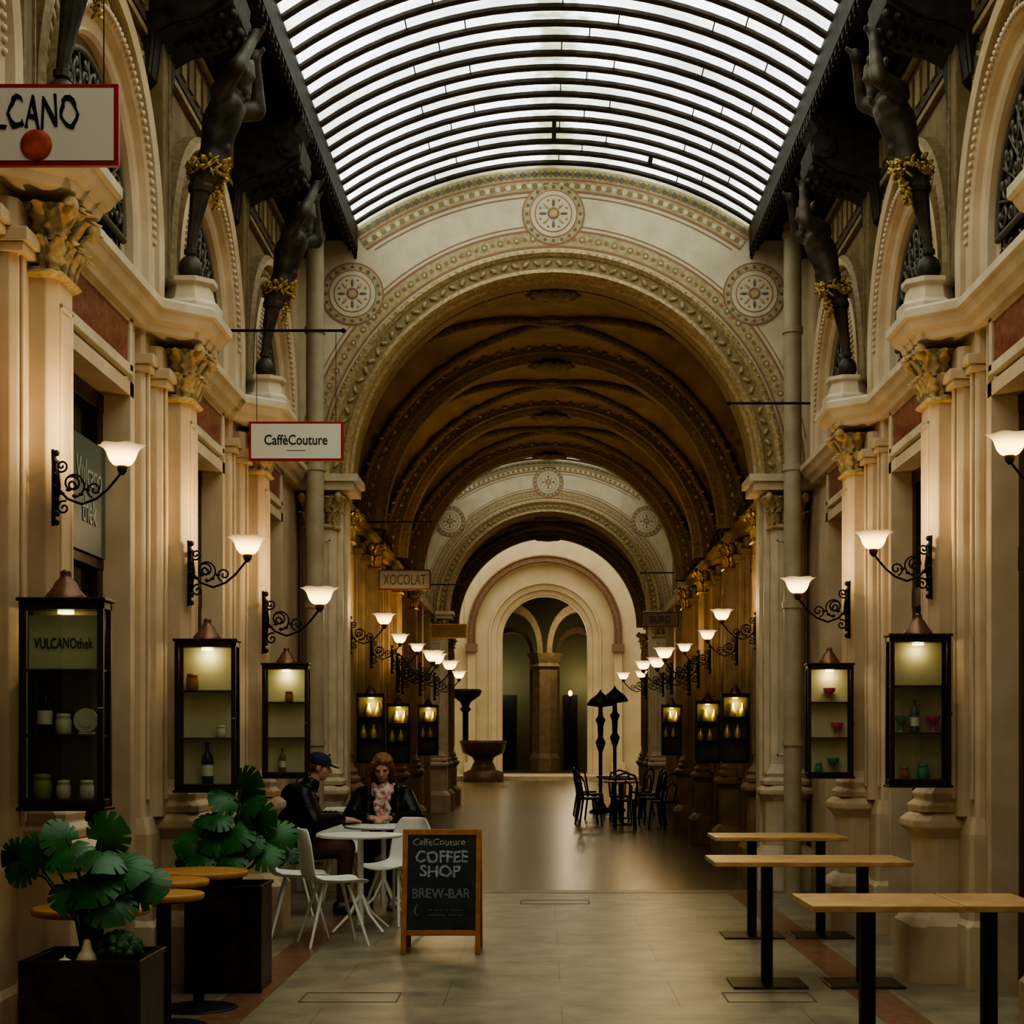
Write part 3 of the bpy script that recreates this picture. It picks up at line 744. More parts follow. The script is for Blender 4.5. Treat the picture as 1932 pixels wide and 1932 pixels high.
g=G(); g.box(-6,6,62.9,72.3,0,.148); structure(g,'floor_corridor',[TILED],label='dim corridor floor')
g=G()
g.loft([octr(.66,.15,0),octr(.66,.7,0),octr(.56,.9,0),octr(.54,4.3,0),octr(.68,4.42,0),octr(.60,4.55,0),octr(.80,4.95,0)])
pc=K(g,'column',[CORR],None,(-.04,67,0),0,label='octagonal brown stone column in the dim corridor',category='column')
for i_,(x0,x1) in enumerate(((-2.75,-.12),(.04,2.67))):
    r=G(); xm=(x0+x1)/2; R=(x1-x0)/2
    def pz(i,q):
        a=pi*i/20; return (xm+math.cos(a)*q, 4.95+ (math.sin(a)**.85)*q*1.55)
    r.loft([[(pz(i,q)[0],67+d,pz(i,q)[1]) for q,d in((R-.22,-.3),(R-.22,.3),(R,.3),(R,-.3))] for i in range(21)],0)
    K(r,'corridor_arch',[CORR],None,label='pointed stone arch springing from the corridor column',category='arch')
    r=G(); r.loft([[(pz(i,q)[0],69.4+d,pz(i,q)[1]*.96) for q,d in((R-.5,-.2),(R-.5,.2),(R-.35,.2),(R-.35,-.2))] for i in range(21)],0)
    r.box(x0+.35,x0+.55,69.3,69.6,.15,4.8); r.box(x1-.55,x1-.35,69.3,69.6,.15,4.8)
    K(r,'inner_arch',[CORR],None,label='second stone arch deeper in the dim corridor',category='arch')
# ------------------------------------------------------------ floor
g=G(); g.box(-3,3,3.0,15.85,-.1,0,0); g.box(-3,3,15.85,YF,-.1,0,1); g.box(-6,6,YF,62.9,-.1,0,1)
structure(g,'floor',[TILE,TILED],label='pale limestone slab floor, polished brown with painted shade in the passage')
for sd in(-1,1):
    g=G(); g.box(min(sd*1.66,sd*1.90),max(sd*1.66,sd*1.90),3.0,15.6,0,.003)
    structure(g,'trim',[FRED],label='reddish marble band inlaid in the floor')
g=G(); g.box(-3,3,15.6,15.9,0,.003); structure(g,'trim',[mat('threshold_stone',(.19,.155,.095),.35,col2=(.23,.185,.12),scale=8)],label='threshold stone strip across the floor')
for (px,py,w) in((1047,1702,.62),(662,1882,.55),(1450,1882,.5)):
    s=(py-1395)/1.46; Y=F/s; X=(px-VX)/s+CX
    g=G()
    for a,b,c,d in((-w/2,w/2,-.17,-.16),(-w/2,w/2,.16,.17),(-w/2,-w/2+.01,-.17,.17),(w/2-.01,w/2,-.17,.17)): g.box(a,b,c,d,0,.0025)
    K(g,'floor_hatch',[mat('hatch_line',(.14,.115,.08),.5)],None,(X,Y,0),label='thin metal outline of a floor hatch in the stone slabs',category='floor hatch')
# ------------------------------------------------------------ downpipes
g=G(); g.cyl((0,0,0),(0,0,6.35),.085,.085,20)
for z in(.3,1.4,2.7,4.0,5.3,6.2): g.cyl((0,0,z),(0,0,z+.06),.10,.10,20)
dp=K(g,'downpipe',[mat('pipe_grey',(.36,.30,.20),.5,col2=(.44,.38,.27),scale=4)],None,(-2.26,15.55,0),label='grey painted rainwater downpipe beside the arch',category='drainpipe',group='downpipes')
dup(dp,(2.26,15.55,0))
# ------------------------------------------------------------ wall lamps
lm=T('wall_lamp','wrought iron scroll wall lamp with glowing tulip glass shade','wall lamp',(0,0,0),0,'tulip wall lamps')
g=G()
g.tube([(.0,0,-.22),(.012,0,-.1),(.02,0,0),(.012,0,.12),(.0,0,.2)],[.008,.018,.026,.018,.008],8)
for z in(-.2,.18): g.ball((.02,0,z),.018,8,6)
for k in range(5):
    for s2 in(-1,1): g.ball((.02,s2*.025,-.15+.07*k),(.012,.024,.016),6,4)
K(g,'wall_plate',[IRON],lm)
g=G()
g.tube([(.02,0,.0),(.08,0,-.07),(.16,0,-.10),(.24,0,-.07),(.30,0,-.02),(.35,0,.04),(.38,0,.08)],.007,8)
def spxz(cx,cz,r,s,ph,tt=.0055,turn=1): g.tube([(cx+s*r*(1-k/26)*math.cos(ph+k*.38),0,cz+turn*r*(1-k/26)*math.sin(ph+k*.38)) for k in range(24)],tt,6)
spxz(.11,.01,.075,1,-1.5); spxz(.11,.01,.045,-1,1); spxz(.23,-.02,.045,-1,-1.3); spxz(.06,-.12,.04,1,1.2); spxz(.05,.11,.035,1,-2)
for q in range(5): g.ball((.05+.035*q,.0,-.04+.02*math.sin(q*2)),(.016,.014,.010),6,4)
K(g,'arm',[IRON],lm)
g=G(); g.lathe([(.010,.06),(.024,.078),(.030,.10),(.028,.115)],(.38,0,0),12); K(g,'holder',[BRONZE],lm)
g=G(); g.lathe([(.026,.108),(.050,.118),(.068,.14),(.078,.165),(.084,.185),(.096,.205),(.125,.222)],(.38,0,0),36,cap=False,wav=.07,wn=6); K(g,'shade',[SHADE],lm)
g=G(); g.ball((.38,0,.160),(.034,.034,.036),12,8); K(g,'bulb',[BULB],lm)
lamps=[(-1,7.2,228,860,2.25),(-1,9.95,467,1030,2.25),(-1,12.6,603,1125,2.25),(1,7.2,1905,840,2.25),(1,9.95,1648,1020,2.25),(1,12.6,1505,1105,2.25),
(-1,16.9,725,1168,2.05),(-1,19.0,735,1205,2.05),(-1,21.6,773,1222,2.3),(-1,23.1,833,1243,2.05),(-1,26.5,873,1255,2.05),(-1,30.,866,1273,2.05),
(1,16.9,1362,1160,2.05),(1,18.6,1350,1198,2.05),(1,21.6,1305,1222,2.05),(1,23.1,1242,1232,2.05),(1,24.6,1240,1250,2.05),(1,28.,1200,1255,2.05),(1,30,1210,1272,2.05),(-1,22.4,828,1238,2.05),(1,35,1155,1275,2.05)]
lights=[]
for i,(sd,Y,px,py,wall) in enumerate(lamps):
    X,_,Z=W(px,py,Y)
    if Y<15:
        scl=max(.80,min(1.15,(wall-abs(X))/.38)); x0=sd*wall
    else:
        x0=sd*2.10; scl=max(.9,min(1.3,(2.10-abs(X))/.38))
    z0=Z-.165*scl
    if i==0: lm.location=(x0,Y,z0); lm.scale=(scl,)*3
    else: dup(lm,(x0,Y,z0),0 if sd<0 else pi,scale=scl)
    lights.append((x0-sd*.38*scl,Y,z0+.28*scl,10 if Y<15 else 11))
for (x,y,z,e) in lights:
    l=bpy.data.lights.new('lamp_light','POINT'); l.energy=e; l.color=(1,.74,.42); l.shadow_soft_size=.05
    o=bpy.data.objects.new('lamp_light',l); o.location=(x,y,z); COL.objects.link(o)
# ------------------------------------------------------------ display cases
def make_case(w=.36,d=.15,h=.88,back=None,lampm=None):
    c=T('display_case','wall-mounted bronze and glass display case with copper finial','display case',(0,0,0),0,'glass display cases')
    g=G(); t=.026
    for x in(-w/2,w/2-t):
        for y in(-d/2,d/2-t): g.box(x,x+t,y,y+t,0,h)
    for z0,z1 in((0,.035),(h-.035,h)): g.box(-w/2,w/2,-d/2,d/2,z0,z1)
    g.box(-w/2-.010,w/2+.010,-d/2-.010,d/2+.010,h,h+.015); g.box(-w/2-.010,w/2+.010,-d/2-.010,d/2+.010,-.015,0)
    g.box(-.03,.03,d/2,d/2+.06,.2,.26); g.box(-.03,.03,d/2,d/2+.06,.6,.66)
    K(g,'frame',[FRAME],c,bevel=.004)
    g=G(); g.box(-w/2+t,w/2-t,d/2-.02,d/2-.012,.035,h-.035); K(g,'back_panel',[back or CASEB],c)
    g=G(); g.box(-w/2+t,w/2-t,-d/2+.008,-d/2+.011,.035,h-.035); K(g,'glass_door',[CGLASS],c)
    for z in(.30,.58):
        g=G(); g.box(-w/2+.01,w/2-.01,-d/2+.014,d/2-.02,z,z+.010); K(g,'shelf',[FRAME],c)
    g=G(); g.lathe([(.088,h+.012),(.082,h+.03),(.06,h+.055),(.045,h+.085),(.026,h+.105),(.022,h+.125),(.024,h+.13),(.010,h+.14)],(0,0,0),18); K(g,'finial',[COPPER],c)
    g=G(); g.cyl((0,0,h-.05),(0,0,h-.037),.035,.035,14); K(g,'lamp',[CASEL],c)
    g=G(); g.cyl((w/2+.0,-d/2-.004,.42),(w/2-.02,-d/2-.014,.42),.008,.008,8); K(g,'lock',[BRASS],c)
    return c
c0=make_case(); cd0=make_case(back=CASEBD); cm0=make_case(back=CASEBM)
def nx(X,Y): return X+20*Y/F-.10
cases=[(-2.10,7.1,1.17,1.0),(-2.06,9.8,1.16,1.0),(-2.03,12.5,1.178,.96),(2.165,9.8,1.19,1.0),(2.09,12.5,1.178,.96)]
cases=[(nx(x,y),y-.03,z,s) for x,y,z,s in cases]
for i,(x,y,z,s) in enumerate(cases):
    if i==0: cd0.location=(x,y,z)
    elif i==1: c0.location=(x,y,z)
    elif i==3: cm0.location=(x,y,z)
    else: dup(c0,(x,y,z),0,scale=s)
VG=mat('gilt_glass',(.75,.6,.2),.2,.3)
for px,Y,s in((700,18.2,.85),(752,20.5,.82),(808,25,.85),(1387,18.2,.85),(1335,20.5,.86),(1267,25,.85)):
    X,_,Z=W(px,1438 if Y<24 else 1424,Y); dup(cd0,(X,Y,Z),0,label='glass display case lit warmly on the passage wall',scale=s)
    l=bpy.data.lights.new('case_light','POINT'); l.energy=2.4; l.color=(1,.78,.32); l.shadow_soft_size=.03
    o=bpy.data.objects.new('case_light',l); o.location=(X,Y-.03,Z+.76*s); COL.objects.link(o)
    for k in range(4):
        g=G(); g.lathe([(.03,0),(.04,.03),(.032,.08),(.013,.12),(.017,.15)],(0,0,0),12)
        b=K(g,'vase',[VG],None,(X+(-.10+.066*k)*s,Y,Z+(.593 if k%2 else .313)*s),0,label='small gilded glass vase in a lit display case',category='vase',group='small vases')
for (x,y,z,s) in cases:
    l=bpy.data.lights.new('case_light','POINT'); l.energy=.5; l.color=(1,.85,.5); l.shadow_soft_size=.02
    o=bpy.data.objects.new('case_light',l); o.location=(x,y-.01,z+.80*s); COL.objects.link(o)
x,y,z,_=cases[0]
cd=K(G().box(-.15,.15,0,.006,0,.23),'shop_card',[mat('card_olive',(.58,.58,.40),.6)],None,(x,y-.03,z+.592),0,label='pale card with shop lettering inside the display case',category='sign')
text('VULCANOthek',.25,.045,cd,(0,-.003,.11),(pi/2,0,0),BLACK,jit=.001)
def bottle(loc,m,s=1,lab='dark wine bottle standing on the display shelf'):
    g=G(); g.lathe([(.036,0),(.038,.01),(.038,.15),(.03,.18),(.013,.205),(.012,.25),(.015,.252),(.015,.26)],(0,0,0),14)
    b=K(g,'bottle',[m],None,loc,0,label=lab,category='bottle',group='bottles in display cases'); b.scale=(s,)*3
    K(G().lathe([(.0385,.05),(.0385,.12)],(0,0,0),14,cap=False),'bottle_label',[SIGNW],b)
def jar(loc,m,s=1,lab='small glass jar on the display shelf'):
    g=G(); g.lathe([(.03,0),(.034,.008),(.034,.06),(.027,.07),(.03,.072),(.03,.088),(.0,.09)],(0,0,0),14)
    b=K(g,'jar',[m],None,loc,0,label=lab,category='jar',group='jars in display cases'); b.scale=(s,)*3
def goblet(loc,m,s=1):
    g=G(); g.lathe([(.03,0),(.028,.004),(.006,.012),(.005,.05),(.02,.06),(.045,.085),(.05,.11)],(0,0,0),18,cap=False)
    b=K(g,'goblet',[m],None,loc,0,label='coloured glass goblet on the display shelf',category='goblet',group='glass goblets'); b.scale=(s,)*3
BOT=mat('bottle_green',(.01,.02,.012),.15); JARW=mat('jar_white',(.6,.58,.5),.4); JARR=mat('jar_amber',(.35,.14,.05),.2); PNK=mat('glass_pink',(.7,.10,.28),.15); GRN=mat('glass_green',(.05,.30,.20),.15)
bottle((x-.09,y,z+.312),BOT,.85)
jar((x-.01,y,z+.312),JARW)
g=G(); g.cyl((0,0,.06),(0,.012,.06),.052,.052,24); g.cyl((0,-.003,.06),(0,0,.06),.03,.03,20); g.box(-.03,.03,0,.04,0,.01)
K(g,'plate',[JARW],None,(x+.09,y-.02,z+.312),0,label='round white decorated plate standing on the shelf',category='plate')
jar((x-.10,y,z+.035),mat('jar_lime',(.3,.35,.1),.4),1.2); jar((x-.01,y,z+.035),JARW,.9); jar((x+.09,y,z+.035),JARW,.9)
x,y,z,_=cases[1]
bottle((x+.0,y,z+.035),BOT,.95); jar((x-.09,y,z+.592),JARR,1.1); jar((x+.08,y,z+.312),JARW,.8)
x,y,z,s=cases[2]
jar((x+.02,y,z+.567),JARR,.9); bottle((x-.03,y,z+.035),mat('bottle_amber',(.2,.12,.05),.2),.7)
x,y,z,s=cases[3]
bottle((x-.02,y,z+.312),mat('bottle_teal',(.03,.12,.10),.2),.75); goblet((x+.09,y,z+.312),PNK,.9); goblet((x-.10,y,z+.312),GRN,.9); jar((x+.03,y,z+.035),GRN,1); jar((x-.08,y,z+.035),JARR,.8)
x,y,z,s=cases[4]
goblet((x+.0,y,z+.567),PNK,.95); goblet((x+.06,y,z+.300),PNK,1.); goblet((x+.03,y,z+.035),GRN,.95); jar((x-.08,y,z+.035),GRN,.8)
# ------------------------------------------------------------ hanging signs
def sign(txt,X0,X1,Y,zc,h,lab,name='hanging_sign',border=SIGNR,face=SIGNW,rodz=4.58,wallx=2.49):
    s=T(name,lab,'sign',((X0+X1)/2,Y,zc)); w=X1-X0
    g=G(); g.box(-w/2,w/2,-.014,.014,-h/2,h/2); K(g,'sign_border',[border],s,bevel=.003)
    g=G(); g.box(-w/2+.018,w/2-.018,-.018,.018,-h/2+.018,h/2-.018); K(g,'sign_face',[face],s)
    if txt: text(txt[0],txt[1],txt[2],s,(txt[3],-.0195,txt[4]),(pi/2,0,0),txt[5],bold=txt[6] if len(txt)>6 else 0,jit=txt[7] if len(txt)>7 else 0)
    sgn=-1 if X0<0 else 1
    g=G(); xw=(sgn*wallx)-(X0+X1)/2
    g.cyl((xw,0,rodz-zc),(-sgn*w/2,0,rodz-zc),.011,.011,8); g.ball((-sgn*w/2,0,rodz-zc),.02,8,6)
    for x in(-w*.42,w*.42): g.cyl((x,0,h/2),(x,0,rodz-zc),.0025,.0025,5)
    K(g,'rod',[IRON],s)
    return s
s1=sign(('VULCANO',.44,.13,.0,.045,BLACK,.012,.005),nx(-2.39,6.24),nx(-1.65,6.24),6.24,3.79,.31,'white hanging sign with red border, black lettering and red emblem')
g=G(); g.lathe([(.056,.0),(.060,.003),(.055,.008),(.040,.011),(.0,.012)],(0,0,0),28,wav=.03,wn=7)
g2=G(); g2.merge(g,Matrix.Rotation(pi/2,4,'X')); K(g2,'emblem',[REDB],s1,(.06,-.018,-.080))
xa,_,za=W(470,833,12.3); xb,_,_=W(648,833,12.3)
s2=sign(('CaffèCouture',.47,.075,0,.01,BLACK,.006),xa,xb,12.3,za,.295,'white hanging sign with red border reading coffee house name',rodz=4.52)
K(G().box(-.07,.07,-.0195,-.018,-.072,-.068),'sign_line',[BLACK],s2)
FL=mat('faded_letter',(.09,.06,.045),.6)
FB=mat('faded_border',(.16,.035,.025),.5)
xa,_,za=W(714,1094,19.3); xb,_,_=W(813,1094,19.3)
sign(('XOCOLAT',.50,.12,0,0,FL),xa,xb,19.3,za,.24,'dull cream hanging sign with red border and serif lettering',rodz=W(0,985,19.3)[2],face=SIGND,border=FB,wallx=2.34)
xa,_,za=W(1210,1169,28); xb,_,_=W(1281,1169,28)
sign(('BURG',.34,.12,0,0,FL),xa,xb,28.,za,.26,'dull cream hanging sign with faded red lettering',rodz=4.3,face=SIGND,border=FB)
xa,_,za=W(812,1191,28); xb,_,_=W(881,1191,28)
sign(None,xa,xb,28.,za,.25,'plain ochre gilded hanging sign without lettering',border=GOLD,face=OCHRE,rodz=4.1)
g=G(); g.cyl((0,0,0),(.86,0,0),.012,.012,8); g.ball((0,0,0),.022,8,6); g.box(.82,.86,-.03,.03,-.03,.03)
K(g,'sign_rod',[IRON],None,(1.64,15.40,4.61),label='bare horizontal iron rod projecting from the wall',category='rod')
# ------------------------------------------------------------ right tables
def rtable(X0,X1,Y0,Y1,posts,lab):
    ym=(Y0+Y1)/2
    X0,X1=nx(X0,ym),nx(X1,ym); posts=[nx(p,ym) for p in posts]
    t=T('bar_table',lab,'table',((X0+X1)/2,ym,0),0,'wooden topped tables'); w=(X1-X0)/2; d=(Y1-Y0)/2
    K(G().box(-w,w,-d,d,.722,.75),'table_top',[WOODT],t,bevel=.004)
    for p in posts:
        x=p-(X0+X1)/2
        g=G(); g.box(x-.032,x+.032,-.032,.032,.014,.71); g.box(x-.12,x+.12,-.12,.12,.71,.722); K(g,'post',[BLACK],t,bevel=.004)
        K(G().box(x-.22,x+.22,-.20,.20,0,.014),'base_plate',[BRASS],t,bevel=.004)
    return t
rtable(1.10,1.752,7.0,7.58,[1.39],'small light wood table on a single black post')
rtable(1.762,2.11,7.0,7.58,[1.93],'light wood table on a black post beside its twin')
rtable(.93,2.08,9.50,10.1,[1.27,1.84],'long light wood table on two black posts with brass base plates')
rtable(1.17,2.13,11.9,12.5,[1.47,1.98],'light wood double table on slim black posts beside the shopfronts')
# ------------------------------------------------------------ round tables
def round_table(X,Y,r,lab,top=WOODO,post=BLACK,z=.75):
    t=T('round_table',lab,'table',(X,Y,0),0,'round wooden tables')
    K(G().lathe([(r-.01,z-.032),(r,z-.026),(r,z-.004),(r-.006,z)],(0,0,0),48),'table_top',[top],t)
    g=G(); g.cyl((0,0,.012),(0,0,z-.03),.03,.03,14); g.cyl((0,0,z-.045),(0,0,z-.031),.11,.11,16); K(g,'post',[post],t)
    K(G().lathe([(.21,0),(.21,.008),(.19,.014),(.04,.03)],(0,0,0),32),'base_plate',[post],t)
RT='round orange-brown wooden table on a black pedestal near the plants'
for px,py,r in((375,1642,.265),(312,1659,.22),(307,1684,.19),(172,1711,.245)):
    s=(py-1395)/.71; Y=F/s; round_table((px-VX)/s+CX,Y,r,RT)
# ------------------------------------------------------------ planters & plants
def planter(X,Y,w,h,lab):
    p=T('planter',lab,'planter',(X,Y,0),0,'steel planters'); a=w/2
    g=G()
    g.box(-a,a,-a,-a+.015,0,h); g.box(-a,a,a-.015,a,0,h); g.box(-a,-a+.015,-a+.015,a-.015,0,h); g.box(a-.015,a,-a+.015,a-.015,0,h); g.box(-a+.015,a-.015,-a+.015,a-.015,0,.02)
    for s in(-1,1):
        g.box(s*(a+.004)-.008,s*(a+.004)+.008,-a-.008,-a+.02,0,h)
    g.box(-a-.01,a+.01,-a-.01,-a+.02,h-.02,h); g.box(-a-.01,a+.01,a-.02,a+.01,h-.02,h); g.box(-a-.01,-a+.02,-a,a,h-.02,h); g.box(a-.02,a+.01,-a,a,h-.02,h)
    K(g,'planter_box',[STEEL],p,bevel=.003)
    g=G(); g.box(-a+.02,a-.02,-a+.02,a-.02,.03,h-.05); K(g,'soil',[SOIL],p)
PX1=nx(-1.90,9.68); PX2=nx(-1.80,6.45)
planter(PX1,9.64,.42,.62,'dark rusty steel square planter holding a monstera')
planter(PX2,6.45,.44,.62,'dark rusty steel square planter with plants and gourds')
def mleaf(g,c,tip,nrm,size):
    tip=Vector(tip).normalized(); nrm=Vector(nrm); nrm=(nrm-tip*nrm.dot(tip)).normalized(); sd=tip.cross(nrm); c=Vector(c)
    n=96; vs=[tuple(c)]; mid=[];out=[]
    for i in range(n):
        th=-pi+2*pi*(i+.5)/n; a=abs(th)
        r=size*(.66+.26*math.cos(th)+.20*math.sin(a))
        if a>2.75: r*=.45+ .55*(1-(a-2.75)/.4)*.6
        for sl in(.5,.88,1.26,1.64,2.02):
            if abs(a-sl)<.04: r*=.68
        u=math.cos(th)*r; v=math.sin(th)*r
        def P(k):
            uu,vv=u*k,v*k; return tuple(c+tip*uu+sd*vv+nrm*(-.40*vv*vv/size-.34*max(0,uu)**2/size+.04*abs(vv)))
        mid.append(P(.5)); out.append(P(1))
    vs+=mid+out; fs=[]
    for i in range(n-1):
        j=i+1
        fs.append((0,1+i,1+j)); fs.append((1+i,1+n+i,1+n+j,1+j))
    g.add(vs,fs,0,True)
def monstera(X,Y,Z,leaves,lab,k=1,ks=1):
    p=T('monstera_plant',lab,'plant',(X,Y,Z),0,'monstera plants'); gl=G(); gs=G()
    for (x,y,z,tx,ty,tz,s) in leaves:
        x*=k; y*=k; s*=ks
        nv=Vector((tx*.4+random.uniform(-.25,.25),-.75+ty*.2,.45+random.uniform(-.4,.3))); mleaf(gl,(x,y,z),(tx,ty,tz),nv,s)
        gs.tube([(x*.05,y*.05,-.05),(x*.22,y*.3,z*.45),(x*.7,y*.9,z*.9),(x,y,z)],[.010,.008,.006,.005],6)
    K(gl,'leaf',[LEAF],p); K(gs,'stem',[STEM],p)
monstera(PX1+.01,9.64,.57,[(.06,.05,.60,.5,-.3,.3,.16),(-.02,0,.54,-.5,-.3,.1,.14),(-.12,0,.42,-.8,-.3,-.2,.15),(.16,-.08,.42,.8,-.3,.1,.16),(.30,-.05,.34,1,-.2,-.3,.15),(-.24,-.1,.30,-1,-.3,-.3,.14),(.04,-.16,.36,.1,-.6,-.6,.16),(.05,.10,.46,.9,.2,.2,.15),(-.06,-.12,.44,-.3,-.6,-.2,.14),(.24,-.14,.24,.7,-.5,-.5,.14),(-.16,-.16,.24,-.5,-.6,-.5,.14),(.12,-.1,.50,.3,-.5,-.1,.13),(.02,-.2,.22,.1,-.6,-.6,.14),(-.27,0,.20,-1,-.3,-.3,.12),(.34,.0,.24,1,-.3,-.4,.12),(.12,-.16,.30,.5,-.5,-.5,.13),(-.08,-.14,.32,-.4,-.5,-.5,.14)],'bushy green monstera with split leaves in a steel planter',.88,.88)
monstera(PX2-.02,6.47,.57,[(-.08,-.02,.46,.1,-.5,-.3,.13),(.12,-.05,.40,.7,-.5,-.3,.14),(.19,0,.33,.8,-.4,-.4,.13),(-.10,0,.50,-.5,-.3,.3,.11),(-.20,.0,.44,-1,-.1,.1,.11),(-.32,.1,.42,-1,.1,-.1,.10),(.03,-.1,.34,-.1,-.7,-.5,.14),(.02,.08,.50,.5,.0,.3,.12),(-.28,.05,.38,-.8,-.4,-.4,.09),(.10,-.12,.27,.3,-.6,-.6,.13),(-.04,-.08,.30,-.5,-.6,-.5,.12),(.06,-.06,.44,.2,-.6,-.2,.13)],'green monstera with split leaves growing in the nearer planter',1,.92)
g=G(); random.seed(5)
for q in range(70):
    a=random.random()*6.28; t=random.uniform(-.2,1.4); r=.075
    g.ball((r*math.cos(a)*math.cos(t),r*math.sin(a)*math.cos(t),.06+r*.8*math.sin(t)),random.uniform(.014,.024),6,4)
K(g,'kale_plant',[KALE],None,(PX2+.12,6.36,.585),label='dark green curly kale head in the nearer planter',category='plant')
g=G(); g.lathe([(.005,0),(.035,.01),(.045,.035),(.035,.06),(.02,.08),(.014,.11),(.008,.12)],(0,0,0),14); K(g,'gourd',[GOURD],None,(PX2+.0,6.33,.57),label='cream yellow gourd lying on the planter soil',category='gourd')
g=G(); g.ball((0,0,.025),(.032,.032,.026),12,8); g.cyl((0,0,.045),(0,0,.06),.005,.004,6); K(g,'gourd',[mat('gourd_white',(.8,.76,.66),.5)],None,(PX2-.08,6.31,.57),label='small white round gourd on the planter soil',category='gourd')
# ------------------------------------------------------------ white chairs and tables
def make_chair():
    c=T('shell_chair','white moulded shell chair on slender white legs','chair',(0,0,0),0,'white shell chairs')
    g=G(); nu,nv=12,18; vs=[];fs=[]
    for j in range(nv+1):
        t=j/nv
        if t<.5:
            k=t/.5; x=.22-.36*k; z=.445-.012*math.sin(k*pi)+(.0 if k>.12 else -.02*(1-k/.12)); w=.20+.035*k
        else:
            k=(t-.5)/.5
            x=-.14-.085*math.sin(min(1,k/.3)*pi/2)-.05*max(0,(k-.3)); z=.445+.07*(1-math.cos(min(1,k/.3)*pi/2))+.32*max(0,(k-.3))/.7; w=.235-.055*k*k-(0 if k<.8 else (k-.8)*.25)
        for i in range(nu+1):
            u=-1+2*i/nu; cur=.035*u*u
            vs.append((x+(cur*1.3 if t>.55 else 0),w*u,z+(cur*.9 if t<.6 else 0)))
    for j in range(nv):
        for i in range(nu): a=j*(nu+1)+i; fs.append((a,a+1,a+nu+2,a+nu+1))
    g.add(vs,fs,0,True)
    o=K(g,'seat_shell',[WHITEP],c); md=o.modifiers.new('s','SOLIDIFY'); md.thickness=.012; md=o.modifiers.new('ss','SUBSURF'); md.levels=1; md.render_levels=1
    for x,y in((.2,.2),(.2,-.2),(-.2,.2),(-.2,-.2)):
        g=G(); g.cyl((x*1.05,y*1.05,0),(x*.45,y*.5,.43),.010,.014,10); K(g,'leg',[WHITEP],c)
    return c
ch=make_chair(); ch.location=(-1.60,11.72,0); ch.rotation_euler=(0,0,.35)
dup(ch,(-1.92,12.2,0),.2); dup(ch,(-1.27,13.06,0),-2.2); dup(ch,(-2.22,13.75,0),.05); dup(ch,(-1.52,14.54,0),-pi/2); dup(ch,(-1.93,15.0,0),-1.3)
def wtable(X,Y,r):
    t=T('cafe_table','round white cafe table on a central post with splayed feet','table',(X,Y,0),0,'white cafe tables')
    K(G().lathe([(r-.012,.716),(r,.722),(r,.736),(r-.005,.74)],(0,0,0),40),'table_top',[WHITEP],t)
    K(G().cyl((0,0,.05),(0,0,.72),.026,.022,14),'post',[WHITEP],t)
    for k in range(4):
        a=pi/4+pi/2*k; g=G(); g.tube([(0,0,.30),(.10*math.cos(a),.10*math.sin(a),.14),(.27*math.cos(a),.27*math.sin(a),.012)],[.013,.012,.011],8); K(g,'foot',[WHITEP],t)
wtable(-1.49,12.5,.32); wtable(-1.44,13.78,.33)
# ------------------------------------------------------------ A board
ab=T('sandwich_board','wood framed chalkboard sandwich sign with chalk lettering','sandwich board',(nx(-.77,11.35),11.35,0))
w=.27
def tilt(g,sg):
    M=Matrix.Translation((0,sg*.21,0))@Matrix.Rotation(sg*.235,4,'X'); g.xf(M); return g
for sg in(-1,1):
    g=G()
    for a,b in((-w,-w+.036),(w-.036,w)): g.box(a,b,-.012,.012,0,.86)
    g.box(-w+.036,w-.036,-.012,.012,.82,.86); g.box(-w+.036,w-.036,-.012,.012,.13,.165)
    K(tilt(g,sg),'board_frame',[WOODF],ab,bevel=.003)
    g=G(); g.box(-w+.036,w-.036,-.005,.005,.165,.82); K(tilt(g,sg),'chalk_panel',[CHALKB],ab)
ca,sa=math.cos(.235),math.sin(.235)
def onb(z,t,ww,hh,m=CHALK,bold=0,x=0,j=.003):
    y=-.21+sa*z-.0075*ca; text(t,ww,hh,ab,(x,y,ca*z-.0),(pi/2-.235,0,0),m,bold=bold,ext=.0008,jit=j)
CH2=mat('chalk_faint',(.16,.19,.18),.9)
onb(.775,'CaffèCouture',.36,.048,bold=.01,x=-.02,j=.002); onb(.672,'COFFEE',.36,.085,bold=.022); onb(.572,'SHOP',.28,.082,bold=.022,x=-.01); onb(.42,'BREW-BAR',.40,.068,bold=.018,m=CH2)
onb(.30,'(',.03,.08,x=-.17,m=CH2); onb(.305,'~ ~~ ~ ~~~',.24,.010,x=.03,m=CH2,j=.001); onb(.27,'~~~~ ~~ ~',.24,.010,x=.03,m=CH2,j=.001)
for x in(-.25,.25): K(G().cyl((x,-.16,.2),(x,.16,.2),.003,.003,6),'spreader',[IRON],ab)
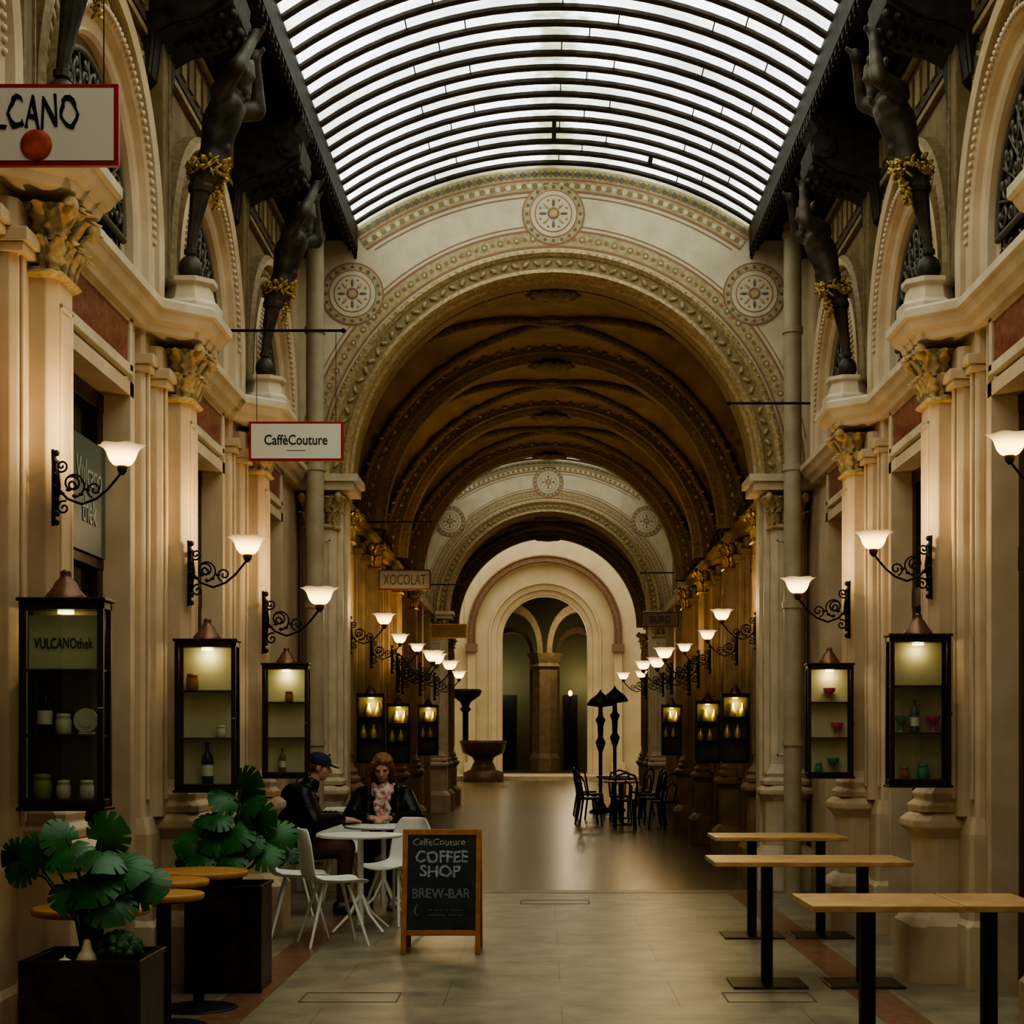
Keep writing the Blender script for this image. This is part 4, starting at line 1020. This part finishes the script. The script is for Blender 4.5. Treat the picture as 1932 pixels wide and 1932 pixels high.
# ------------------------------------------------------------ people
def hand(g,w,d,side,up,curl=.5):
    w=Vector(w); d=Vector(d).normalized(); up=Vector(up).normalized(); s=d.cross(up).normalized()*side
    p=w+d*.05; g.caps(w,.026,p+d*.03,.022)
    for k in(-1,0,1): g.caps(w+s*.012*k,.018,p+d*.035+s*.024*k,.014)
    for k,L in enumerate((.062,.072,.068,.052)):
        b=p+d*.04+s*(.030-.020*k); m=b+d*L*.5-up*L*.12*curl; e=m+d*L*.4-up*L*.5*curl
        g.caps(b,.0095,m,.009,8); g.caps(m,.009,e,.0075,8)
    b=w+d*.03+s*.028; m=b+d*.025+s*.022; g.caps(b,.012,m,.010,8); g.caps(m,.010,m+d*.03-up*.008,.008,8)
def head(g,c,pitch=0):
    R=Matrix.Translation(c)@Matrix.Rotation(pitch,4,'Y'); h=G()
    h.ball((-.01,0,.02),(.092,.075,.095),16,12); h.ball((.03,0,-.03),(.062,.058,.075),14,10); h.ball((.052,0,-.075),(.03,.03,.026))
    h.caps((.085,0,.012),.010,(.108,0,-.02),.014,8); h.ball((.083,0,-.055),(.016,.026,.009),8,6)
    for s in(-1,1):
        h.ball((-.005,s*.076,-.005),(.020,.010,.032),8,6); h.ball((.075,s*.032,.03),(.016,.022,.008),8,6); h.ball((.05,s*.04,-.02),(.03,.022,.03),8,6)
    g.merge(h,R); return R
def face(p,R):
    for s in(-1,1):
        e=G(); e.ball((.079,s*.031,.012),(.009,.013,.006),10,6); e.xf(R); K(e,'eye',[EYE],p)
    e=G(); e.ball((.092,0,-.052),(.008,.020,.005),10,6); e.xf(R); K(e,'lips',[LIP],p)
mn=T('person','seated person in dark cap and black leather jacket leaning on table','person',(-2.2,13.75,0),.12)
g=G(); HC=(.22,0,1.225)
R=head(g,HC,.22)
g.caps((.12,0,1.02),.055,(.19,0,1.15),.052); g.caps((.0,0,.55),.12,(.07,0,.92),.13)
for s in(-1,1):
    g.caps((.10,s*.17,.98),.05,(.20,s*.26,.77),.045); g.caps((.20,s*.26,.77),.042,(.42,s*.09,.79),.028)
    hand(g,(.44,s*.07,.785),(.8,-s*.5,-.05),-s,(0,0,1),.4)
    g.caps((.02,s*.10,.54),.085,(.44,s*.12,.54),.062); g.caps((.44,s*.12,.54),.058,(.42,s*.12,.10),.04); g.caps((.40,s*.12,.06),.035,(.56,s*.13,.045),.03)
K(g,'body',[SKIN],mn,bake=.0075)
face(mn,R)
g=G(); g.ball((.0,0,.60),(.17,.20,.13)); g.caps((.0,0,.58),.17,(.05,0,.84),.185); g.ball((.03,0,.82),(.18,.22,.18)); g.ball((.07,0,.96),(.16,.235,.13)); g.ball((.02,0,.98),(.12,.17,.12)); g.caps((.12,0,1.03),.095,(.155,0,1.09),.075)
for s in(-1,1):
    g.caps((.09,s*.20,.985),.098,(.19,s*.28,.77),.082); g.caps((.19,s*.28,.77),.080,(.40,s*.10,.80),.050)
    for q in range(5): t=q/4; g.ball((.19+.17*t,s*(.28-.15*t),.77+.03*t),(.03,.084-.024*t,.086-.024*t),10,8)
    for q in range(4): t=q/3; g.ball((.10+.08*t,s*(.21+.06*t),.96-.16*t),(.098-.01*t,.094-.01*t,.03),10,8)
K(g,'jacket',[LEATH],mn,bake=.011)
g=G(); g.ball((.0,0,.53),(.15,.17,.10))
for s in(-1,1): g.caps((.03,s*.10,.545),.10,(.45,s*.125,.55),.078); g.caps((.45,s*.125,.55),.074,(.42,s*.12,.14),.055)
K(g,'trousers',[BROWNT],mn,bake=.011)
for s in(-1,1):
    g=G(); g.caps((.38,s*.12,.05),.045,(.53,s*.13,.042),.038); g.box(.34,.57,s*.125-.04,s*.125+.04,.0,.02); K(g,'shoe',[BLACK],mn,bake=.007)
g=G(); h=G(); h.ball((-.02,0,.01),(.094,.082,.075))
g.merge(h,R); K(g,'hair',[HAIRD],mn,bake=.008)
g=G(); h=G(); h.ball((-.01,0,.055),(.106,.092,.075),16,10); h.cyl((-.01,0,.03),(-.01,0,.07),.098,.095,18)
for k in range(7):
    a=-.6+.2*k; h.caps((.06,.07*math.sin(a)*1.3,.045),.010,(.165-.03*abs(a),.08*math.sin(a)*1.2,.030),.008,8)
g.merge(h,R); K(g,'cap',[NAVY],mn,bake=.008)
wm=T('person','seated person with wavy blonde hair, pink scarf and black jacket','person',(-1.50,14.50,0),-pi/2)
g=G(); R=head(g,(.20,0,1.205),.38)
g.caps((.09,0,1.0),.048,(.155,0,1.12),.046); g.caps((.0,0,.55),.12,(.06,0,.90),.12)
for s in(-1,1):
    g.caps((.07,s*.16,.96),.045,(.17,s*.28,.76),.04); g.caps((.17,s*.28,.76),.038,(.42,s*.09,.785),.026)
    hand(g,(.44,s*.07,.79),(.75,-s*.6,-.05),-s,(0,0,1),.7)
    g.caps((.02,s*.10,.54),.085,(.42,s*.10,.53),.06); g.caps((.42,s*.10,.53),.055,(.40,s*.10,.10),.038); g.caps((.38,s*.10,.06),.033,(.52,s*.10,.04),.028)
K(g,'body',[SKIN],wm,bake=.0075); face(wm,R)
g=G(); g.caps((.0,0,.58),.135,(.05,0,.86),.145); g.ball((.04,0,.93),(.12,.20,.11))
for s in(-1,1):
    g.caps((.07,s*.18,.97),.086,(.16,s*.295,.76),.078); g.caps((.16,s*.295,.76),.076,(.39,s*.11,.79),.048)
    g.caps((.13,s*.13,1.02),.055,(.17,s*.125,.74),.065)
    for q in range(4): t=q/3; g.ball((.17+.17*t,s*(.29-.14*t),.765+.02*t),(.03,.080-.02*t,.082-.022*t),10,8)
K(g,'jacket',[LEATH],wm,bake=.011)
g=G(); g.caps((.13,0,.74),.075,(.11,0,.95),.08)
for q in range(16):
    a=q*.42; g.caps((.11+.085*math.cos(a),.085*math.sin(a),1.045+.018*math.sin(q*1.7)),.030,(.11+.10*math.cos(a+.35),.10*math.sin(a+.35),1.005+.02*math.cos(q*1.3)),.028,8)
for s,ph in((-1,0),(1,1)):
    for q in range(6): g.caps((.205,s*.03+.012*math.sin(q*2+ph),1.0-.05*q),.034,(.215,s*.045+.012*math.sin(q*2+2+ph),.95-.05*q),.032,8)
K(g,'scarf',[SCARF],wm,bake=.008)
g=G(); g.ball((.0,0,.53),(.14,.17,.10))
for s in(-1,1): g.caps((.03,s*.10,.54),.095,(.43,s*.105,.54),.07); g.caps((.43,s*.105,.54),.066,(.40,s*.10,.14),.05)
K(g,'trousers',[NAVY],wm,bake=.011)
for s in(-1,1):
    g=G(); g.caps((.36,s*.10,.05),.04,(.50,s*.10,.038),.033); g.box(.33,.53,s*.10-.035,s*.10+.035,.0,.02); K(g,'shoe',[BLACK],wm,bake=.007)
g=G(); h=G(); h.ball((-.03,0,.04),(.105,.096,.096),16,10); h.ball((.03,.02,.092),(.055,.07,.028))
for s in(-1,1):
    for q in range(9): h.caps((.03-.012*q+.01*math.sin(q*2),s*(.078+.010*math.sin(q*1.9)),.06-.02*q),.024,(.02-.012*q,s*(.092+.012*math.cos(q*1.9)),.0-.022*q),.020,8)
for q in range(6): h.ball((-.08,.03*math.sin(q*2),.02-.035*q),(.04,.075,.04),10,8)
g.merge(h,R); K(g,'hair',[HAIR],wm,bake=.007)
# ------------------------------------------------------------ dark bistro furniture in the passage
def bistro():
    c=T('bistro_chair','dark bentwood bistro chair with round seat','chair',(0,0,0),0,'dark bistro chairs')
    K(G().lathe([(.19,.43),(.205,.44),(.205,.46),(.19,.47)],(0,0,0),24),'seat',[DWOOD],c)
    for x,y in((.14,.14),(.14,-.14)): K(G().cyl((x*1.25,y*1.2,0),(x,y,.44),.016,.020,8),'leg',[DWOOD],c)
    for y in(.14,-.14): K(G().cyl((-.22,y*1.2,0),(-.15,y,.44),.017,.020,8),'leg',[DWOOD],c)
    g=G(); g.tube([(-.15,-.17,.44),(-.20,-.19,.70),(-.22,-.15,.86),(-.235,0,.91),(-.22,.15,.86),(-.20,.19,.70),(-.15,.17,.44)],.018,8)
    g.tube([(-.15,-.09,.45),(-.20,-.10,.68),(-.22,0,.78),(-.20,.10,.68),(-.15,.09,.45)],.014,8); K(g,'backrest',[DWOOD],c)
    return c
bc=bistro()
bl=[(.70,28.2,.2),(1.75,28.1,2.8),(1.25,27.2,1.6),(.80,30.3,.4),(1.85,30.2,2.9),(.72,31.6,.1),(1.85,26.6,2.2),(1.28,29.2,-1.5),(1.75,31.5,2.6)]
for i,(x,y,r) in enumerate(bl):
    if i==0: bc.location=(x,y,0); bc.rotation_euler=(0,0,r)
    else: dup(bc,(x,y,0),r)
for (x,y,m) in((1.25,28.1,WOODT),(1.32,30.4,DWOOD),(1.25,31.9,DWOOD)):
    round_table(x,y,.32,'round dark pedestal cafe table among bistro chairs',top=m,post=DWOOD,z=.75)
def stand_lamp(X,Y,h,lab='ornate black standing lantern with mushroom shaped hood'):
    t=T('standing_lantern',lab,'lantern',(X,Y,0),0,'standing lanterns')
    K(G().lathe([(.22,0),(.22,.04),(.14,.08),(.07,.2),(.04,.3),(.03,.5),(.045,.55),(.035,.6),(.035,h-1.2),(.07,h-1.1),(.10,h-1.0),(.05,h-.9),(.06,h-.66),(.10,h-.55),(.05,h-.48),(.04,h-.3)],(0,0,0),14),'pole',[IRON],t)
    K(G().lathe([(.05,h-.30),(.26,h-.27),(.27,h-.24),(.20,h-.14),(.08,h-.05),(.03,h),(.0,h+.06)],(0,0,0),16),'hood',[IRON],t)
    K(G().ball((0,0,h-.34),(.04,.04,.04)),'bulb',[BULB],t)
stand_lamp(W(1133,0,32.6)[0],32.6,2.40); stand_lamp(W(1160,0,33.4)[0],33.4,2.50)
ft=T('fountain','red-brown marble wall fountain with broad scalloped basin','fountain',(W(912,0,57)[0],57.,.0))
K(G().lathe([(.7,0),(.7,.3),(.45,.42),(.32,.7),(.4,.85),(.72,1.0),(.80,1.3),(.84,1.42),(.75,1.42),(.6,1.28)],(0,0,0),28),'basin',[FOUNT],ft)
K(G().lathe([(.10,1.2),(.10,2.4),(.2,2.5),(.12,2.6),(.18,2.75),(.5,2.98),(.58,3.15),(.5,3.2),(.1,3.1)],(-.62,0,0),20),'upper_bowl',[IRON],ft)
cl=K(G().ball((0,0,0),(.09,.09,.12)),'globe_lamp',[mat('dim_bulb',(1,.8,.5),.4,emit=(1,.5,.15),es=4,nosamp=True)],None,(W(1076,1308,68)[0],68,W(1076,1308,68)[2]),label='small glowing wall lamp in the dim corridor',category='lamp')
K(G().tube([(0,.0,-.1),(.0,0,-.3),(.0,1.0,-.4),(.0,3.95,-.4)],.025,6),'arm',[IRON],cl)
# ------------------------------------------------------------ lights, world, camera
def pl(loc,e,c,s=.3):
    l=bpy.data.lights.new('corridor_fill','POINT'); l.energy=e; l.color=c; l.shadow_soft_size=s; o=bpy.data.objects.new('corridor_fill',l); o.location=loc; COL.objects.link(o)
pl((.9,65,5.8),130,(1,.8,.55)); pl((-2,70.5,4),70,(.9,.85,.6)); pl((1.6,70.8,4),60,(.95,.8,.5))  # unseen fill lights without fixtures, brightening the corridor
w=bpy.data.worlds.new('World'); sc.world=w; w.use_nodes=True
bg=w.node_tree.nodes['Background']; bg.inputs[0].default_value=(.82,.71,.54,1); bg.inputs[1].default_value=.34
cam=bpy.data.cameras.new('camera'); cam.sensor_width=36; cam.lens=36*F/1932
cam.shift_x=-(VX-966)/1932; cam.shift_y=(1395-966)/1932
co=bpy.data.objects.new('camera',cam); co.location=(CX,0,1.46); co.rotation_euler=(pi/2,0,0); COL.objects.link(co)
sc.camera=co
try:
    sc.view_settings.view_transform='AgX'; sc.view_settings.look='AgX - High Contrast'
except Exception as e: print(e)
